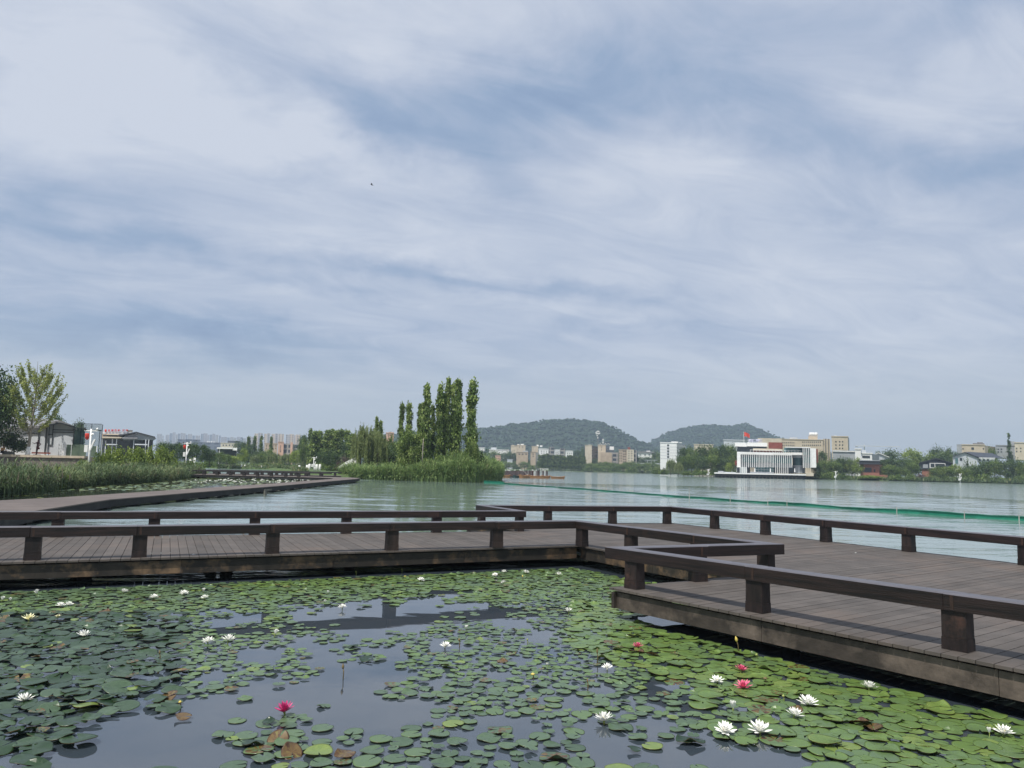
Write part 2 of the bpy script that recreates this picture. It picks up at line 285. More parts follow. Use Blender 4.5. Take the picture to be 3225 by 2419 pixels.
# ------------------------------------------------------------------ mesh helpers
class MB:
    def __init__(s): s.v = []; s.f = []; s.t = []; s.tint = .5
    def add(s, vs, fs, tint=None):
        b = len(s.v); s.v += [tuple(v) for v in vs]; s.f += [tuple(b+i for i in f) for f in fs]
        s.t += [s.tint if tint is None else tint]*len(fs); return s
    def prism(s, poly, z0, z1, ch=0.0, tint=None):
        n = len(poly); a = sum(poly[i][0]*poly[(i+1) % n][1]-poly[(i+1) % n][0]*poly[i][1] for i in range(n))
        if a < 0: poly = poly[::-1]
        vs = [(p[0], p[1], z0) for p in poly]; fs = [tuple(range(n))[::-1]]
        vs += [(p[0], p[1], z1-ch) for p in poly]
        for i in range(n): j = (i+1) % n; fs.append((i, j, n+j, n+i))
        if ch:
            ins = []
            for i in range(n):
                p0, p, p1 = Vector(poly[i-1]), Vector(poly[i]), Vector(poly[(i+1) % n])
                e0 = (p-p0).normalized(); e1 = (p1-p).normalized(); n0 = Vector((-e0.y, e0.x)); n1 = Vector((-e1.y, e1.x))
                bb_ = (n0+n1); bb_ = bb_/max(bb_.length_squared, .2)*2
                ins.append((p.x+bb_.x*ch, p.y+bb_.y*ch, z1))
            vs += ins
            for i in range(n): j = (i+1) % n; fs.append((n+i, n+j, 2*n+j, 2*n+i))
            fs.append(tuple(range(2*n, 3*n)))
        else: fs.append(tuple(range(n, 2*n)))
        return s.add(vs, fs, tint)
    def box(s, x0, x1, y0, y1, z0, z1, tint=None): return s.prism([(x0, y0), (x1, y0), (x1, y1), (x0, y1)], z0, z1, 0, tint)
    def obox(s, cx, cy, ang, L, W, z0, z1, L1=None, W1=None, tint=None):
        """box turned by ang, optionally tapering to L1 x W1 at the top"""
        L1 = L if L1 is None else L1; W1 = W if W1 is None else W1; c, n = math.cos(ang), math.sin(ang)
        vs = []
        for (l, w, z) in ((L, W, z0), (L1, W1, z1)):
            for a, b in ((-1, -1), (1, -1), (1, 1), (-1, 1)): vs.append((cx+c*a*l/2-n*b*w/2, cy+n*a*l/2+c*b*w/2, z))
        return s.add(vs, [(3, 2, 1, 0), (4, 5, 6, 7), (0, 1, 5, 4), (1, 2, 6, 5), (2, 3, 7, 6), (3, 0, 4, 7)], tint)
    def tube(s, pts, rad, n=6, cap=True, tint=None):
        pts = [Vector(p) for p in pts]
        if not hasattr(rad, '__len__'): rad = [rad]*len(pts)
        vs = []; fs = []
        for i, p in enumerate(pts):
            d = (pts[min(i+1, len(pts)-1)]-pts[max(i-1, 0)]).normalized()
            a = d.orthogonal().normalized(); b = d.cross(a)
            for k in range(n): t = 2*math.pi*k/n; vs.append(p+(a*math.cos(t)+b*math.sin(t))*rad[i])
        for i in range(len(pts)-1):
            for k in range(n): j = (k+1) % n; fs.append((i*n+k, i*n+j, (i+1)*n+j, (i+1)*n+k))
        if cap: fs.append(tuple(range(n))[::-1]); fs.append(tuple(range((len(pts)-1)*n, len(pts)*n)))
        return s.add(vs, fs, tint)
    def lathe(s, cx, cy, prof, n=12, tint=None):
        vs = []; fs = []
        for r, z in prof:
            for k in range(n): t = 2*math.pi*k/n; vs.append((cx+r*math.cos(t), cy+r*math.sin(t), z))
        for i in range(len(prof)-1):
            for k in range(n): j = (k+1) % n; fs.append((i*n+k, i*n+j, (i+1)*n+j, (i+1)*n+k))
        fs.append(tuple(range(n))[::-1]); fs.append(tuple(range((len(prof)-1)*n, len(prof)*n)))
        return s.add(vs, fs, tint)
    def mesh(s, name, mat):
        me = bpy.data.meshes.new(name); me.from_pydata(s.v, [], s.f)
        a = me.attributes.new('tint', 'FLOAT', 'FACE'); a.data.foreach_set('value', s.t)
        if mat: me.materials.append(MAT[mat])
        me.update(); return me
    def build(s, name, mat, parent=None, smooth=False):
        me = s.mesh(name, mat); o = bpy.data.objects.new(name, me); COL.objects.link(o)
        if smooth: me.polygons.foreach_set('use_smooth', [True]*len(me.polygons))
        if parent:
            o.parent = parent; o.matrix_parent_inverse = parent.matrix_basis.inverted()   # parts are modelled in world space
        return o
def npmesh(name, V, F, T, mat, smooth=False):
    """V (n,3), F (m,k) numpy, T (m,) tint"""
    me = bpy.data.meshes.new(name); n, mf, k = len(V), len(F), F.shape[1]
    me.vertices.add(n); me.vertices.foreach_set('co', V.astype(np.float32).ravel())
    me.loops.add(mf*k); me.loops.foreach_set('vertex_index', F.astype(np.int32).ravel())
    me.polygons.add(mf); me.polygons.foreach_set('loop_start', np.arange(0, mf*k, k, dtype=np.int32))
    me.update(calc_edges=True); a = me.attributes.new('tint', 'FLOAT', 'FACE'); a.data.foreach_set('value', T.astype(np.float32))
    if smooth: me.polygons.foreach_set('use_smooth', [True]*mf)
    me.materials.append(MAT[mat]); return me
def tag(o, label=None, cat=None, group=None, kind=None):
    if label: o['label'] = label
    if cat: o['category'] = cat
    if group: o['group'] = group
    if kind: o['kind'] = kind
    return o
def link(me, name, parent=None, loc=None):
    o = bpy.data.objects.new(name, me); COL.objects.link(o)
    if parent: o.parent = parent
    if loc is not None: o.location = loc
    return o
def empty(name, label, cat, loc=(0, 0, 0), group=None, rz=0):
    o = bpy.data.objects.new(name, None); COL.objects.link(o); o.location = loc; o.rotation_euler = (0, 0, rz)
    o.empty_display_size = .2
    return tag(o, label, cat, group)
def structure(o): o['kind'] = 'structure'; return o
ORD = ['first', 'second', 'third', 'fourth', 'fifth', 'sixth', 'seventh', 'eighth', 'ninth', 'tenth', 'eleventh', 'twelfth', 'thirteenth', 'fourteenth', 'fifteenth',
       'sixteenth', 'seventeenth', 'eighteenth', 'nineteenth', 'twentieth'] + ['twenty-'+k for k in 'first second third fourth fifth sixth seventh eighth ninth'.split()] + ['thirtieth'] + ['thirty-'+k for k in 'first second third fourth fifth sixth seventh eighth ninth'.split()] + ['fortieth'] + ['forty-'+k for k in 'first second third fourth fifth sixth seventh eighth ninth'.split()]

# ------------------------------------------------------------------ water and land
ZD, ZB, ZT = .43, .783, .94
w = MB(); w.add([(-6000, -300, 0), (6000, -300, 0), (6000, 9000, 0), (-6000, 9000, 0)], [(0, 1, 2, 3)])
structure(w.build('lake_water', 'lake_water'))
w = MB(); w.add([(-6500, -400, -1.2), (6500, -400, -1.2), (6500, 9500, -1.2), (-6500, 9500, -1.2)], [(0, 1, 2, 3)])
structure(w.build('lake_bed_ground', 'ground_soil'))
# real ripples on the nearer lake surface
def ripples():
    ys = [10.0]
    while ys[-1] < 105: ys.append(ys[-1]+max(.07, ys[-1]*.0032))
    ys = np.array(ys); xs = np.arange(-17.0, 46, .16); X, Yg = np.meshgrid(xs, ys, indexing='ij'); Z = np.zeros_like(X); gg = np.random.default_rng(12)
    for k in range(26):
        wl = .38*1.13**k*gg.uniform(.9, 1.1); wl = min(wl, 5); th = gg.normal()*.38; kx, ky = math.sin(th)*2*math.pi/wl, math.cos(th)*2*math.pi/wl
        amp = .0060*wl**.8; env = .5+.5*np.sin(X*gg.uniform(.05, .25)+Yg*gg.uniform(.05, .3)+gg.uniform(0, 6))
        fade = np.clip((wl/np.maximum(Yg*.0095, .2))-1.0, 0, 1)      # waves the mesh is too coarse to carry die out with distance
        Z += amp*env*fade*np.sin(kx*X+ky*Yg+gg.uniform(0, 6.28)+.6*np.sin(X*.7+k))
    edge = np.clip((105-Yg)/25, 0, 1)*np.clip((46-X)/6, 0, 1)*np.clip((X+17)/1.0, 0, 1); Z = Z*edge*.38+.040*edge+.002
    n, m_ = X.shape; I = np.arange(n*m_).reshape(n, m_); F = np.stack([I[:-1, :-1].ravel(), I[1:, :-1].ravel(), I[1:, 1:].ravel(), I[:-1, 1:].ravel()], 1)
    V = np.stack([X.ravel(), Yg.ravel(), Z.ravel()], 1); c = V[F].mean(1); keep = ~((c[:, 1] < 16.6+.35*np.minimum(c[:, 0], 1.5)*0) & (c[:, 0] < 9.0)) & ~((c[:, 1] < 15.5) & (c[:, 0] < 6))
    F = F[keep]; me = npmesh('lake_water', V, F, np.zeros(len(F)), 'lake_ripple_water', True); structure(link(me, 'lake_water'))
ripples()
# pond ringed by the decks
pond = [(-22, -3), (8.5, -3), (8.5, 1.4), (4.9, 6.2), (3.6, 8.4), (2.3, 10.3), (3.2, 11.4), (4.0, 12.0), (2.2, 15.0), (1.5, 16.5), (-7.6, 12.2), (-17, 7.6), (-22, 5)]
w = MB(); w.add([(x, y, .004) for x, y in pond], [tuple(range(len(pond)))]); structure(w.build('pond_water', 'pond_water'))
lag = [(-40, 14), (-17.2, 14), (-17.2, 44), (-17.0, 60), (-17.6, 84), (-24, 92), (-38, 97), (-42, 97), (-40, 60), (-46, 40)]
w = MB(); w.add([(x, y, .004) for x, y in lag], [tuple(range(len(lag)))]); structure(w.build('lagoon_water', 'lagoon_water'))

def land(name, pts, z, mat='ground_soil', skirt=1.5):
    """raised ground with a sloping bank"""
    m = MB(); n = len(pts); c = Vector((sum(p[0] for p in pts)/n, sum(p[1] for p in pts)/n))
    a = sum(pts[i][0]*pts[(i+1) % n][1]-pts[(i+1) % n][0]*pts[i][1] for i in range(n))
    if a < 0: pts = pts[::-1]
    out = []
    for i in range(n):
        p0, p, p1 = Vector(pts[i-1]), Vector(pts[i]), Vector(pts[(i+1) % n]); t = (p1-p0).normalized(); q = p+Vector((t.y, -t.x))*skirt*.4-Vector((t.y, -t.x))*0
        out.append(q)
    vs = [(p.x, p.y, -.5) for p in out]+[(p[0], p[1], z) for p in pts]
    fs = [(i, (i+1) % n, n+(i+1) % n, n+i) for i in range(n)]+[tuple(range(n, 2*n))]
    m.add(vs, fs); return structure(m.build(name, mat))
# left bank: low reed margin, then the raised terrace, then the park round the arm of the lake
land('reed_bank_ground', [(-200, 38), (-27, 38.5), (-30, 48), (-31.8, 56), (-34, 72), (-41, 99), (-46, 111), (-62, 120), (-240, 130)], .12)
land('terrace_ground', [(-240, 88), (-48.2, 88), (-51, 100), (-60, 112), (-110, 200), (-150, 215), (-240, 215)], 2.18, 'stone_cap')
land('island_ground', [(-26, 108), (-19, 105), (-9, 101.5), (-5, 104), (-3, 118), (-6, 150), (-30, 190), (-60, 214), (-90, 222), (-90, 400), (-6, 400), (30, 640), (-400, 640), (-400, 240), (-120, 228), (-66, 212), (-45, 160), (-34, 125)], .55, 'park_grass')
land('far_shore_ground', [(31, 618), (60, 564), (86, 474), (108, 530), (112, 470), (99, 304), (81.5, 279), (119.6, 284), (174, 266.5), (260, 244), (900, 204), (4000, 900), (4000, 5000), (-4000, 5000), (-4000, 640), (-400, 640), (0, 645)], .8, 'park_grass')

# ------------------------------------------------------------------ decks
def clip_half(poly, axis_val, keep_gt):
    out = []; n = len(poly)
    for i in range(n):
        a, b = poly[i], poly[(i+1) % n]; ia = (a[0] > axis_val) == keep_gt; ib = (b[0] > axis_val) == keep_gt
        if ia: out.append(a)
        if ia != ib:
            t = (axis_val-a[0])/(b[0]-a[0]); out.append((axis_val, a[1]+t*(b[1]-a[1])))
    return out
def planks(mb, poly, ang, w=.145, gap=.008, z0=.40, z1=.43):
    """boards running along direction ang, clipped to the deck outline"""
    c, s = math.cos(-ang+math.pi/2), math.sin(-ang+math.pi/2)
    loc = [(c*x-s*y, s*x+c*y) for x, y in poly]
    lo = min(p[0] for p in loc); hi = max(p[0] for p in loc); k = math.floor(lo/w)
    while k*w < hi:
        q = clip_half(loc, k*w+gap/2, True)
        if q: q = clip_half(q, (k+1)*w-gap/2, False)
        qq = []
        for p in q:
            if not qq or (abs(p[0]-qq[-1][0])+abs(p[1]-qq[-1][1])) > 1e-4: qq.append(p)
        if len(qq) >= 3:
            e = random.uniform(-.002, .002)
            mb.prism([(c*x+s*y, -s*x+c*y) for x, y in qq], z0, z1+e, 0, random.random())
        k += 1
def fascia(mb, pts, z0, z1, th=.05, seg=2.4, gap=.004):
    """boards on edge along a polyline (outer side to the left of travel)"""
    for i in range(len(pts)-1):
        a, b = Vector(pts[i]), Vector(pts[i+1]); d = (b-a); Ln = d.length; d.normalize(); nn = Vector((d.y, -d.x)); k = 0; n = max(1, round(Ln/seg))
        for k in range(n):
            s0, s1 = Ln*k/n+gap/2, Ln*(k+1)/n-gap/2
            if k == 0: s0 = -.0
            p = a+d*s0; q = a+d*s1
            mb.prism([(p.x, p.y), (q.x, q.y), (q.x+nn.x*th, q.y+nn.y*th), (p.x+nn.x*th, p.y+nn.y*th)], z0, z1, 0, random.random())

E0, E1, E2, E3, E4 = (-16.6, 7.28), (1.43, 16.12), (3.68, 12.02), (1.36, 10.55), (8.3, .95)
eA, eB, eC, eD = (9.75, 13.9), (4.95, 23.55), (-1.2, 22.0), (.33, 19.45)
eE = (-17.5, 12.3)
eF = (12.9, 7.6)
deck = empty('boardwalk_deck', 'zigzag plank deck around the lily pond with weathered dark edge boards', 'deck', (0, 0, 0))
pm = MB(); angA = math.atan2(.914, -.405)
planks(pm, [E0, E1, eD, eE], angA)
angP = math.atan2(.6, .8)
planks(pm, [E1, E2, E3, E4, eF, eA, eB, eC, eD], angP)
pm.build('deck_planks', 'deck_wood', deck)
fm = MB(); inn = .035
fpts = [E0, E1, E2, E3, E4]
fi = []
for i, p in enumerate(fpts):
    p = Vector(p); a = Vector(fpts[max(i-1, 0)]); b = Vector(fpts[min(i+1, len(fpts)-1)]); d0 = (p-a).normalized() if i else (b-p).normalized(); d1 = (b-p).normalized() if i < len(fpts)-1 else d0
    n0 = Vector((-d0.y, d0.x)); n1 = Vector((-d1.y, d1.x)); mm = n0+n1; mm = mm*(2/max(mm.length_squared, .3)) if mm.length > .1 else n0
    fi.append(p+mm*inn*.5)
def fas(pts):
    for i in range(len(pts)-1):
        a, b = Vector(pts[i]), Vector(pts[i+1]); d = b-a; Ln = d.length; d.normalize(); nl = Vector((-d.y, d.x)); n = max(1, round(Ln/2.5))
        for k in range(n):
            s0, s1 = Ln*k/n+(.003 if k else .03), Ln*(k+1)/n-.003; p, q = a+d*s0+nl*.045, a+d*s1+nl*.045
            fm.prism([(p.x, p.y), (q.x, q.y), (q.x+nl.x*.05, q.y+nl.y*.05), (p.x+nl.x*.05, p.y+nl.y*.05)], .165+random.uniform(-.004, .004), .376, 0, random.random())
fas(fpts[:3]); fm.build('edge_board', 'fascia_wood', deck); fm = MB(); fas(fpts[2:])
fm.build('edge_board', 'fascia_bleached', deck)
fm = MB(); fas([eA, eB, eC, eD, eE]); fas([eF, eA]); fm.build('edge_board', 'fascia_wood', deck)
# dark joists and posts beneath
for (a, b, sgn) in ((E0, E1, 1), (E1, E2, 1), (E3, E4, 1), (eE, eD, -1), (eD, eC, -1), (eC, eB, -1), (eB, eA, -1)):
    a, b = Vector(a), Vector(b); d = b-a; L_ = d.length; d.normalize(); nl = Vector((-d.y, d.x))
    p = a+nl*.9*sgn+d*1.2; q = b+nl*.9*sgn-d*1.2; ang = math.atan2(d.y, d.x); c = (p+q)/2
    jm = MB(); jm.obox(c.x, c.y, ang, (q-p).length, .12, .18, .395); jm.build('joist', 'under_beam', deck)
    n = max(2, round(L_/2.6))
    for k in range(n):
        r_ = p+(q-p)*((k+.5)/n); pl = MB(); pl.lathe(r_.x, r_.y, [(.11, -1.1), (.11, .178)], 10); pl.build('support_pile', 'under_beam', deck, True)

def offset_left(pts, d):
    out = []
    for i in range(len(pts)):
        p = Vector(pts[i]); d0 = (p-Vector(pts[i-1])).normalized() if i else None; d1 = (Vector(pts[i+1])-p).normalized() if i < len(pts)-1 else None
        d0 = d0 or d1; d1 = d1 or d0; n0 = Vector((-d0.y, d0.x)); n1 = Vector((-d1.y, d1.x)); mm = n0+n1
        out.append(p+mm*(d*2/mm.length_squared))
    return out
def railing(name, label, pts, side, posts, joints=None, mat=('rail_wood', 'post_wood'), W=.20, PW=(.215, .16), ztop=ZT, zbot=ZB, group=None, zdeck=ZD+.001):
    """pts: outer edge line of the rail; side +1 when the rail body lies to the left of travel; posts: base points in plan"""
    root = empty(name, label, 'railing', (0, 0, 0), group)
    A = offset_left(pts, 0.0); B = offset_left(pts, side*W); Cn = offset_left(pts, side*W/2)
    per = [[] for _ in pts]
    for p in posts:
        p = Vector(p); best = None
        for i in range(len(Cn)-1):
            a, b = Cn[i], Cn[i+1]; d = b-a; t = (p-a).dot(d)/d.length_squared; tc = min(max(t, .03), .97); q = a+d*tc; e = (q-p).length
            if best is None or e < best[0]: best = (e, i, tc, q, math.atan2(d.y, d.x))
        e, i, t, q, ang = best; per[i].append(t)
        m = MB(); m.obox(q.x, q.y, ang, PW[0]+.009, PW[1]+.009, zdeck, zdeck+.11, PW[0]+.006, PW[1]+.006, random.random())
        m.obox(q.x, q.y, ang, PW[0], PW[1], zdeck+.112, zbot-.002, PW[0], PW[1]-.01, random.random()); m.build('post', mat[1], root)
    for i in range(len(pts)-1):
        a, b, c, d = A[i], A[i+1], B[i+1], B[i]; ts = sorted(t for t in per[i] if .06 < t < .94); cut = [0]+ts+[1]
        for k in range(len(cut)-1):
            t0, t1 = cut[k], cut[k+1]; Ln = (b-a).length; g = .004/Ln
            u0 = t0+(g if k else 0); u1 = t1-(g if k < len(cut)-2 else 0)
            poly = [a.lerp(b, u0), a.lerp(b, u1), d.lerp(c, u1), d.lerp(c, u0)]
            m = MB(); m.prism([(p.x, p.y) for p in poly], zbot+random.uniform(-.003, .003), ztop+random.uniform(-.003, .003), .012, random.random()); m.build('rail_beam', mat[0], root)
            if k and mat[0] == 'rail_wood':   # metal-brown filler strap at the joint
                cc = (a.lerp(b, t0)+d.lerp(c, t0))/2; ang = math.atan2(b.y-a.y, b.x-a.x)
                m = MB(); m.obox(cc.x, cc.y, ang, .03, W+.006, zbot+.01, ztop-.014); m.build('joint_strap', 'rail_joint', root)
    return root
R0 = (-16.9, 7.55)
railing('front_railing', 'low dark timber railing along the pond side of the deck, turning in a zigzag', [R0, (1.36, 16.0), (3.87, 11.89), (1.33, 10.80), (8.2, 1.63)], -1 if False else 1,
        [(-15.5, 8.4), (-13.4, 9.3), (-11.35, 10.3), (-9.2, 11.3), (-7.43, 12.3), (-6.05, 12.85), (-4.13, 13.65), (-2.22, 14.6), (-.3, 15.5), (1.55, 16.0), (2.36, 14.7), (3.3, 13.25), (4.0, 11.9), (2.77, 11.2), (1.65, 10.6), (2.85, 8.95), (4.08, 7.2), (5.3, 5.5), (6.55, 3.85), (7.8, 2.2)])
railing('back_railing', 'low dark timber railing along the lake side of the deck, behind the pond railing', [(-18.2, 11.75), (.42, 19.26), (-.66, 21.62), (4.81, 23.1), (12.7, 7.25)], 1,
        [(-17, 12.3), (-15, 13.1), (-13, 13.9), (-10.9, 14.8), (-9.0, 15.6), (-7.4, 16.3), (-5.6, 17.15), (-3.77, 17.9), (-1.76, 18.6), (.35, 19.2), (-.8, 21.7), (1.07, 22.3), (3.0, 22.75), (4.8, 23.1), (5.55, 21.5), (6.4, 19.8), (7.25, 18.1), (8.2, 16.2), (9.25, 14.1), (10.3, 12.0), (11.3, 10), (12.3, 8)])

# ------------------------------------------------------------------ far boardwalk
bw = empty('far_boardwalk', 'long narrow plank boardwalk without rail crossing the lake and hooking back left', 'boardwalk', (0, 0, 0))
front = [(-11.2, 14.6), (-14.0, 23.0), (-15.6, 30.4), (-15.75, 38), (-15.6, 52), (-16.1, 68), (-16.35, 82), (-16.9, 87.5), (-18.6, 90.5), (-21.5, 91.8)]
back = [(-21, 16.5), (-18.9, 24.5), (-18.0, 31), (-17.9, 43), (-17.75, 58), (-18.1, 69.5), (-18.3, 80.4), (-19.4, 84.8), (-22.0, 86.6)]
arm_f = [(-25.5, 87.4), (-33.0, 88.9), (-38, 90)]; arm_b = [(-24.2, 92.2), (-33, 93.6), (-38, 94.8)]
m = MB()
for i in range(len(front)-1):
    a, b = Vector(front[i]), Vector(front[i+1]); n = max(2, int((b-a).length/1.6))
    j0 = i*(len(back)-1)/(len(front)-1); j1 = (i+1)*(len(back)-1)/(len(front)-1)
    def bk(j): k = min(int(j), len(back)-2); return Vector(back[k]).lerp(Vector(back[k+1]), j-k)
    for k in range(n):
        p0 = a.lerp(b, k/n); p1 = a.lerp(b, (k+1)/n-.01/n); q0 = bk(j0+(j1-j0)*k/n); q1 = bk(j0+(j1-j0)*((k+1)/n-.01/n))
        m.prism([tuple(p0), tuple(p1), tuple(q1), tuple(q0)], .39, .43, 0, random.random())
for i in range(3):
    f = [front[-1]]+arm_b; g = [back[-1]]+arm_f
    m.prism([f[i], f[i+1], g[i+1], g[i]], .39, .43, 0, random.random())
m.build('deck_planks', 'far_deck_wood', bw)
def wallline(pts, z0, z1, th, side, mat, parent, name):
    A = offset_left(pts, side*.03); B = offset_left(pts, side*(.03+th)); m = MB()
    for i in range(len(pts)-1): m.prism([tuple(A[i]), tuple(A[i+1]), tuple(B[i+1]), tuple(B[i])], z0, z1, 0, random.random())
    m.build(name, mat, parent)
wallline(front+arm_b, .12, .386, .08, 1, 'far_fascia', bw, 'edge_board'); wallline(back+arm_f, .16, .386, .08, -1, 'far_fascia', bw, 'edge_board')
Fo = offset_left(front, .35)
for i in range(1, len(Fo)-1):
    a, b = Fo[i], Fo[i+1]; n = max(1, round((b-a).length/(2.7 if i < 5 else 3.6)))
    for k in range(n):
        p = a.lerp(b, (k+.3)/n); m = MB(); m.obox(p.x-.15, p.y, 0, .26, .26, -1.1, .2); m.build('support_pile', 'pile_concrete', bw)
        p = p+Vector((-1.6, 0)); m = MB(); m.obox(p.x, p.y, 0, .26, .26, -1.1, .2); m.build('support_pile', 'pile_concrete', bw)
m = MB(); p = pz(*c2(985, 985), .3); m.obox(p.x-.02, p.y, math.pi/2, 1.3, .06, .28, .38); m.obox(p.x-.02, p.y-.5, math.pi/2, .3, .1, -.2, .28); m.build('pale_bracket', 'pile_concrete', bw)
noisemat('rail_far', (.014, .013, .014), (.03, .026, .025), 3, .5)
def farposts(a, b, n): a, b = Vector(a), Vector(b); return [tuple(a.lerp(b, (k+.5)/n)) for k in range(n)]
railing('far_railing', 'low black railing on the near edge of the distant boardwalk arm', [(-38, 90.3), (-25.5, 87.7), (-22.6, 87.0)], 1, farposts((-38, 90.3), (-23, 87.2), 9), mat=('rail_far', 'rail_far'), PW=(.34, .2), W=.22)
railing('far_railing', 'low black railing on the lake edge of the distant boardwalk arm', [(-38, 94.5), (-24.4, 92.0), (-21, 91.4)], -1, farposts((-38, 94.5), (-21.4, 91.4), 9), mat=('rail_far', 'rail_far'), PW=(.34, .2), W=.22)
# a further walkway beyond, leading to the island
bw2 = empty('island_walkway', 'dark walkway behind the railings leading to the reedy island', 'boardwalk', (0, 0, 0))
m = MB(); m.prism([(-38, 97), (-22, 101), (-22, 104), (-38, 100)], .39, .43); m.build('deck_planks', 'far_deck_wood', bw2); wallline([(-38, 97), (-22, 101)], .12, .386, .08, 1, 'far_fascia', bw2, 'edge_board')
railing('far_railing', 'low black railing on the walkway to the island, behind two nearer railings', [(-38, 97.2), (-22, 101.2)], 1, farposts((-38, 97.2), (-22, 101.2), 10), mat=('rail_far', 'rail_far'), PW=(.34, .2), W=.22)

# ------------------------------------------------------------------ vegetation
def leaf_quads(P, size, seed, flat=0.0, aspect=.6, droop=0.0):
    """one small pointed leaf cluster (a folded diamond) at each point"""
    g = np.random.default_rng(seed); n = len(P)
    a = g.normal(size=(n, 3)); a[:, 2] *= (1-flat); a[:, 2] -= droop; a /= np.linalg.norm(a, axis=1)[:, None]
    b = np.cross(a, g.normal(size=(n, 3))); b /= np.linalg.norm(b, axis=1)[:, None]
    s = (size*g.uniform(.6, 1.35, n))[:, None] if np.isscalar(size) else (size*g.uniform(.6, 1.35, n))[:, None]
    V = np.stack([P-a*s*.5, P+b*s*aspect*.5, P+a*s*.5, P-b*s*aspect*.5], 1).reshape(-1, 3)
    return V, np.arange(4*n).reshape(n, 4)
def crown_points(kind, n, seed, W, H):
    """clump centres filling an uneven crown of width W and height H (base at z=0), then leaf points round them, with a tint per leaf"""
    g = np.random.default_rng(seed); C = []; rr = []
    if kind == 'round':
        K = 46
        for i in range(K):
            d = g.normal(size=3); d /= np.linalg.norm(d); r = g.uniform(.45, 1)**.6
            x, y, z = d*r; z = z if z > -.75 else -.75
            C.append((x*W*.42, y*W*.42, H*.5+z*H*.42)); rr.append(g.uniform(.11, .19)*W)
    elif kind == 'column':
        K = 60
        for i in range(K):
            t = g.uniform(0, 1); w = (.62+.38*math.sin(math.pi*min(1, t*1.15)**.8))*(1-.55*max(0, t-.8)/.2)
            a = g.uniform(0, 6.28); r = g.uniform(.1, 1)*w*W*.36; C.append((math.cos(a)*r, math.sin(a)*r, t*H*.95)); rr.append(g.uniform(.14, .24)*W)
    elif kind == 'willow':
        K = 90
        for i in range(K):
            d = g.normal(size=3); d[2] = abs(d[2]); d /= np.linalg.norm(d); r = g.uniform(.5, 1)
            C.append((d[0]*r*W*.47, d[1]*r*W*.47, H*.62+d[2]*r*H*.36)); rr.append(-g.uniform(.30, .62)*H)   # negative: a hanging strand
    elif kind == 'cone':
        K = 70
        for i in range(K):
            t = g.uniform(0, 1)**1.2; a = g.uniform(0, 6.28); r = (1-t)*W*.45*g.uniform(.5, 1); C.append((math.cos(a)*r, math.sin(a)*r, t*H)); rr.append(.12*W*(1.1-t*.6))
    elif kind == 'bush':
        K = 26
        for i in range(K):
            d = g.normal(size=3); d[2] = abs(d[2]); d /= np.linalg.norm(d); r = g.uniform(.3, 1)
            C.append((d[0]*r*W*.42, d[1]*r*W*.42, d[2]*r*H*.8)); rr.append(g.uniform(.12, .2)*W)
    C = np.array(C); rr = np.array(rr); idx = g.integers(0, len(C), n); tt = g.uniform(.12, .88, len(C))
    if kind == 'willow':
        dn = g.uniform(0, 1, n); P = C[idx]+g.normal(size=(n, 3))*np.array([.022*W, .022*W, .02*H]); P[:, 2] += dn*rr[idx]*.95
        P[:, 2] = np.maximum(P[:, 2], .03*H); P[:, :2] *= (1+.12*dn)[:, None]
    else:
        P = C[idx]+g.normal(size=(n, 3))*rr[idx][:, None]*np.array([.62, .62, .50]); P[:, 2] = np.maximum(P[:, 2], 0)
    T = np.clip(tt[idx]+g.normal(size=n)*.16, 0, 1)
    return P, T
def crown_mesh(name, kind, n, seed, W, H, leaf, mat, aspect=.6, z0=0.0, droop=0.0):
    P, T = crown_points(kind, n, seed, W, H); P[:, 2] += z0
    V, F = leaf_quads(P, leaf, seed+1, .15, aspect, droop); return npmesh(name, V, F, T, mat)
def trunk_mesh(name, H, r, top, mat, seed, limbs=5, spread=.3, lz=(.35, .8)):
    g = random.Random(seed); m = MB(); pts = [(0, 0, -.4), (0, 0, 0), (g.uniform(-.02, .02)*H, g.uniform(-.02, .02)*H, top*.5), (g.uniform(-.03, .03)*H, g.uniform(-.03, .03)*H, top)]
    m.tube(pts, [r*1.3, r*1.1, r*.75, r*.3], 7)
    for k in range(limbs):
        z = top*g.uniform(*lz); a = g.uniform(0, 6.28); L_ = H*spread*g.uniform(.5, 1)
        m.tube([(0, 0, z), (math.cos(a)*L_*.5, math.sin(a)*L_*.5, z+L_*.45), (math.cos(a)*L_, math.sin(a)*L_, z+L_*1.0)], [r*.42, r*.28, r*.10], 5)
    return m.mesh(name, mat)
# unit trees: crown about 1 wide and 1 high from the ground, scaled per tree
KIND = {}
def kind(key, n_var, shape, n, leaf, mat, W, H, z0f, trunk_r, aspect=.6, droop=0.0, bark='bark', limbs=5):
    KIND[key] = []
    for i in range(n_var):
        sd_ = abs(hash(key)) % 1000 if False else sum(map(ord, key))*13+i*71
        c = crown_mesh('crown', shape, n, sd_, W, H*(1-z0f), leaf, mat, aspect, H*z0f, droop)
        t = trunk_mesh('trunk', H, trunk_r, H*(.75 if shape != 'bush' else .3), bark, sd_, limbs, .25 if shape != 'column' else .08)
        KIND[key].append((c, t, W, H))
kind('broad', 4, 'round', 3800, .42, 'leaf', 8, 9, .10, .2)
kind('dark', 3, 'round', 3800, .42, 'leaf_dark', 8, 9, .08, .2)
kind('lime', 2, 'round', 3200, .36, 'leaf_lime', 6, 7, .14, .14)
rampmat('leaf_poplar', [(0, (.045, .075, .020)), (.35, (.10, .16, .036)), (.65, (.18, .26, .058)), (1, (.33, .39, .13))], .5, .25, .2, .9)
kind('poplar', 5, 'column', 6500, .34, 'leaf_poplar', 2.2, 10, .06, .13, .65)
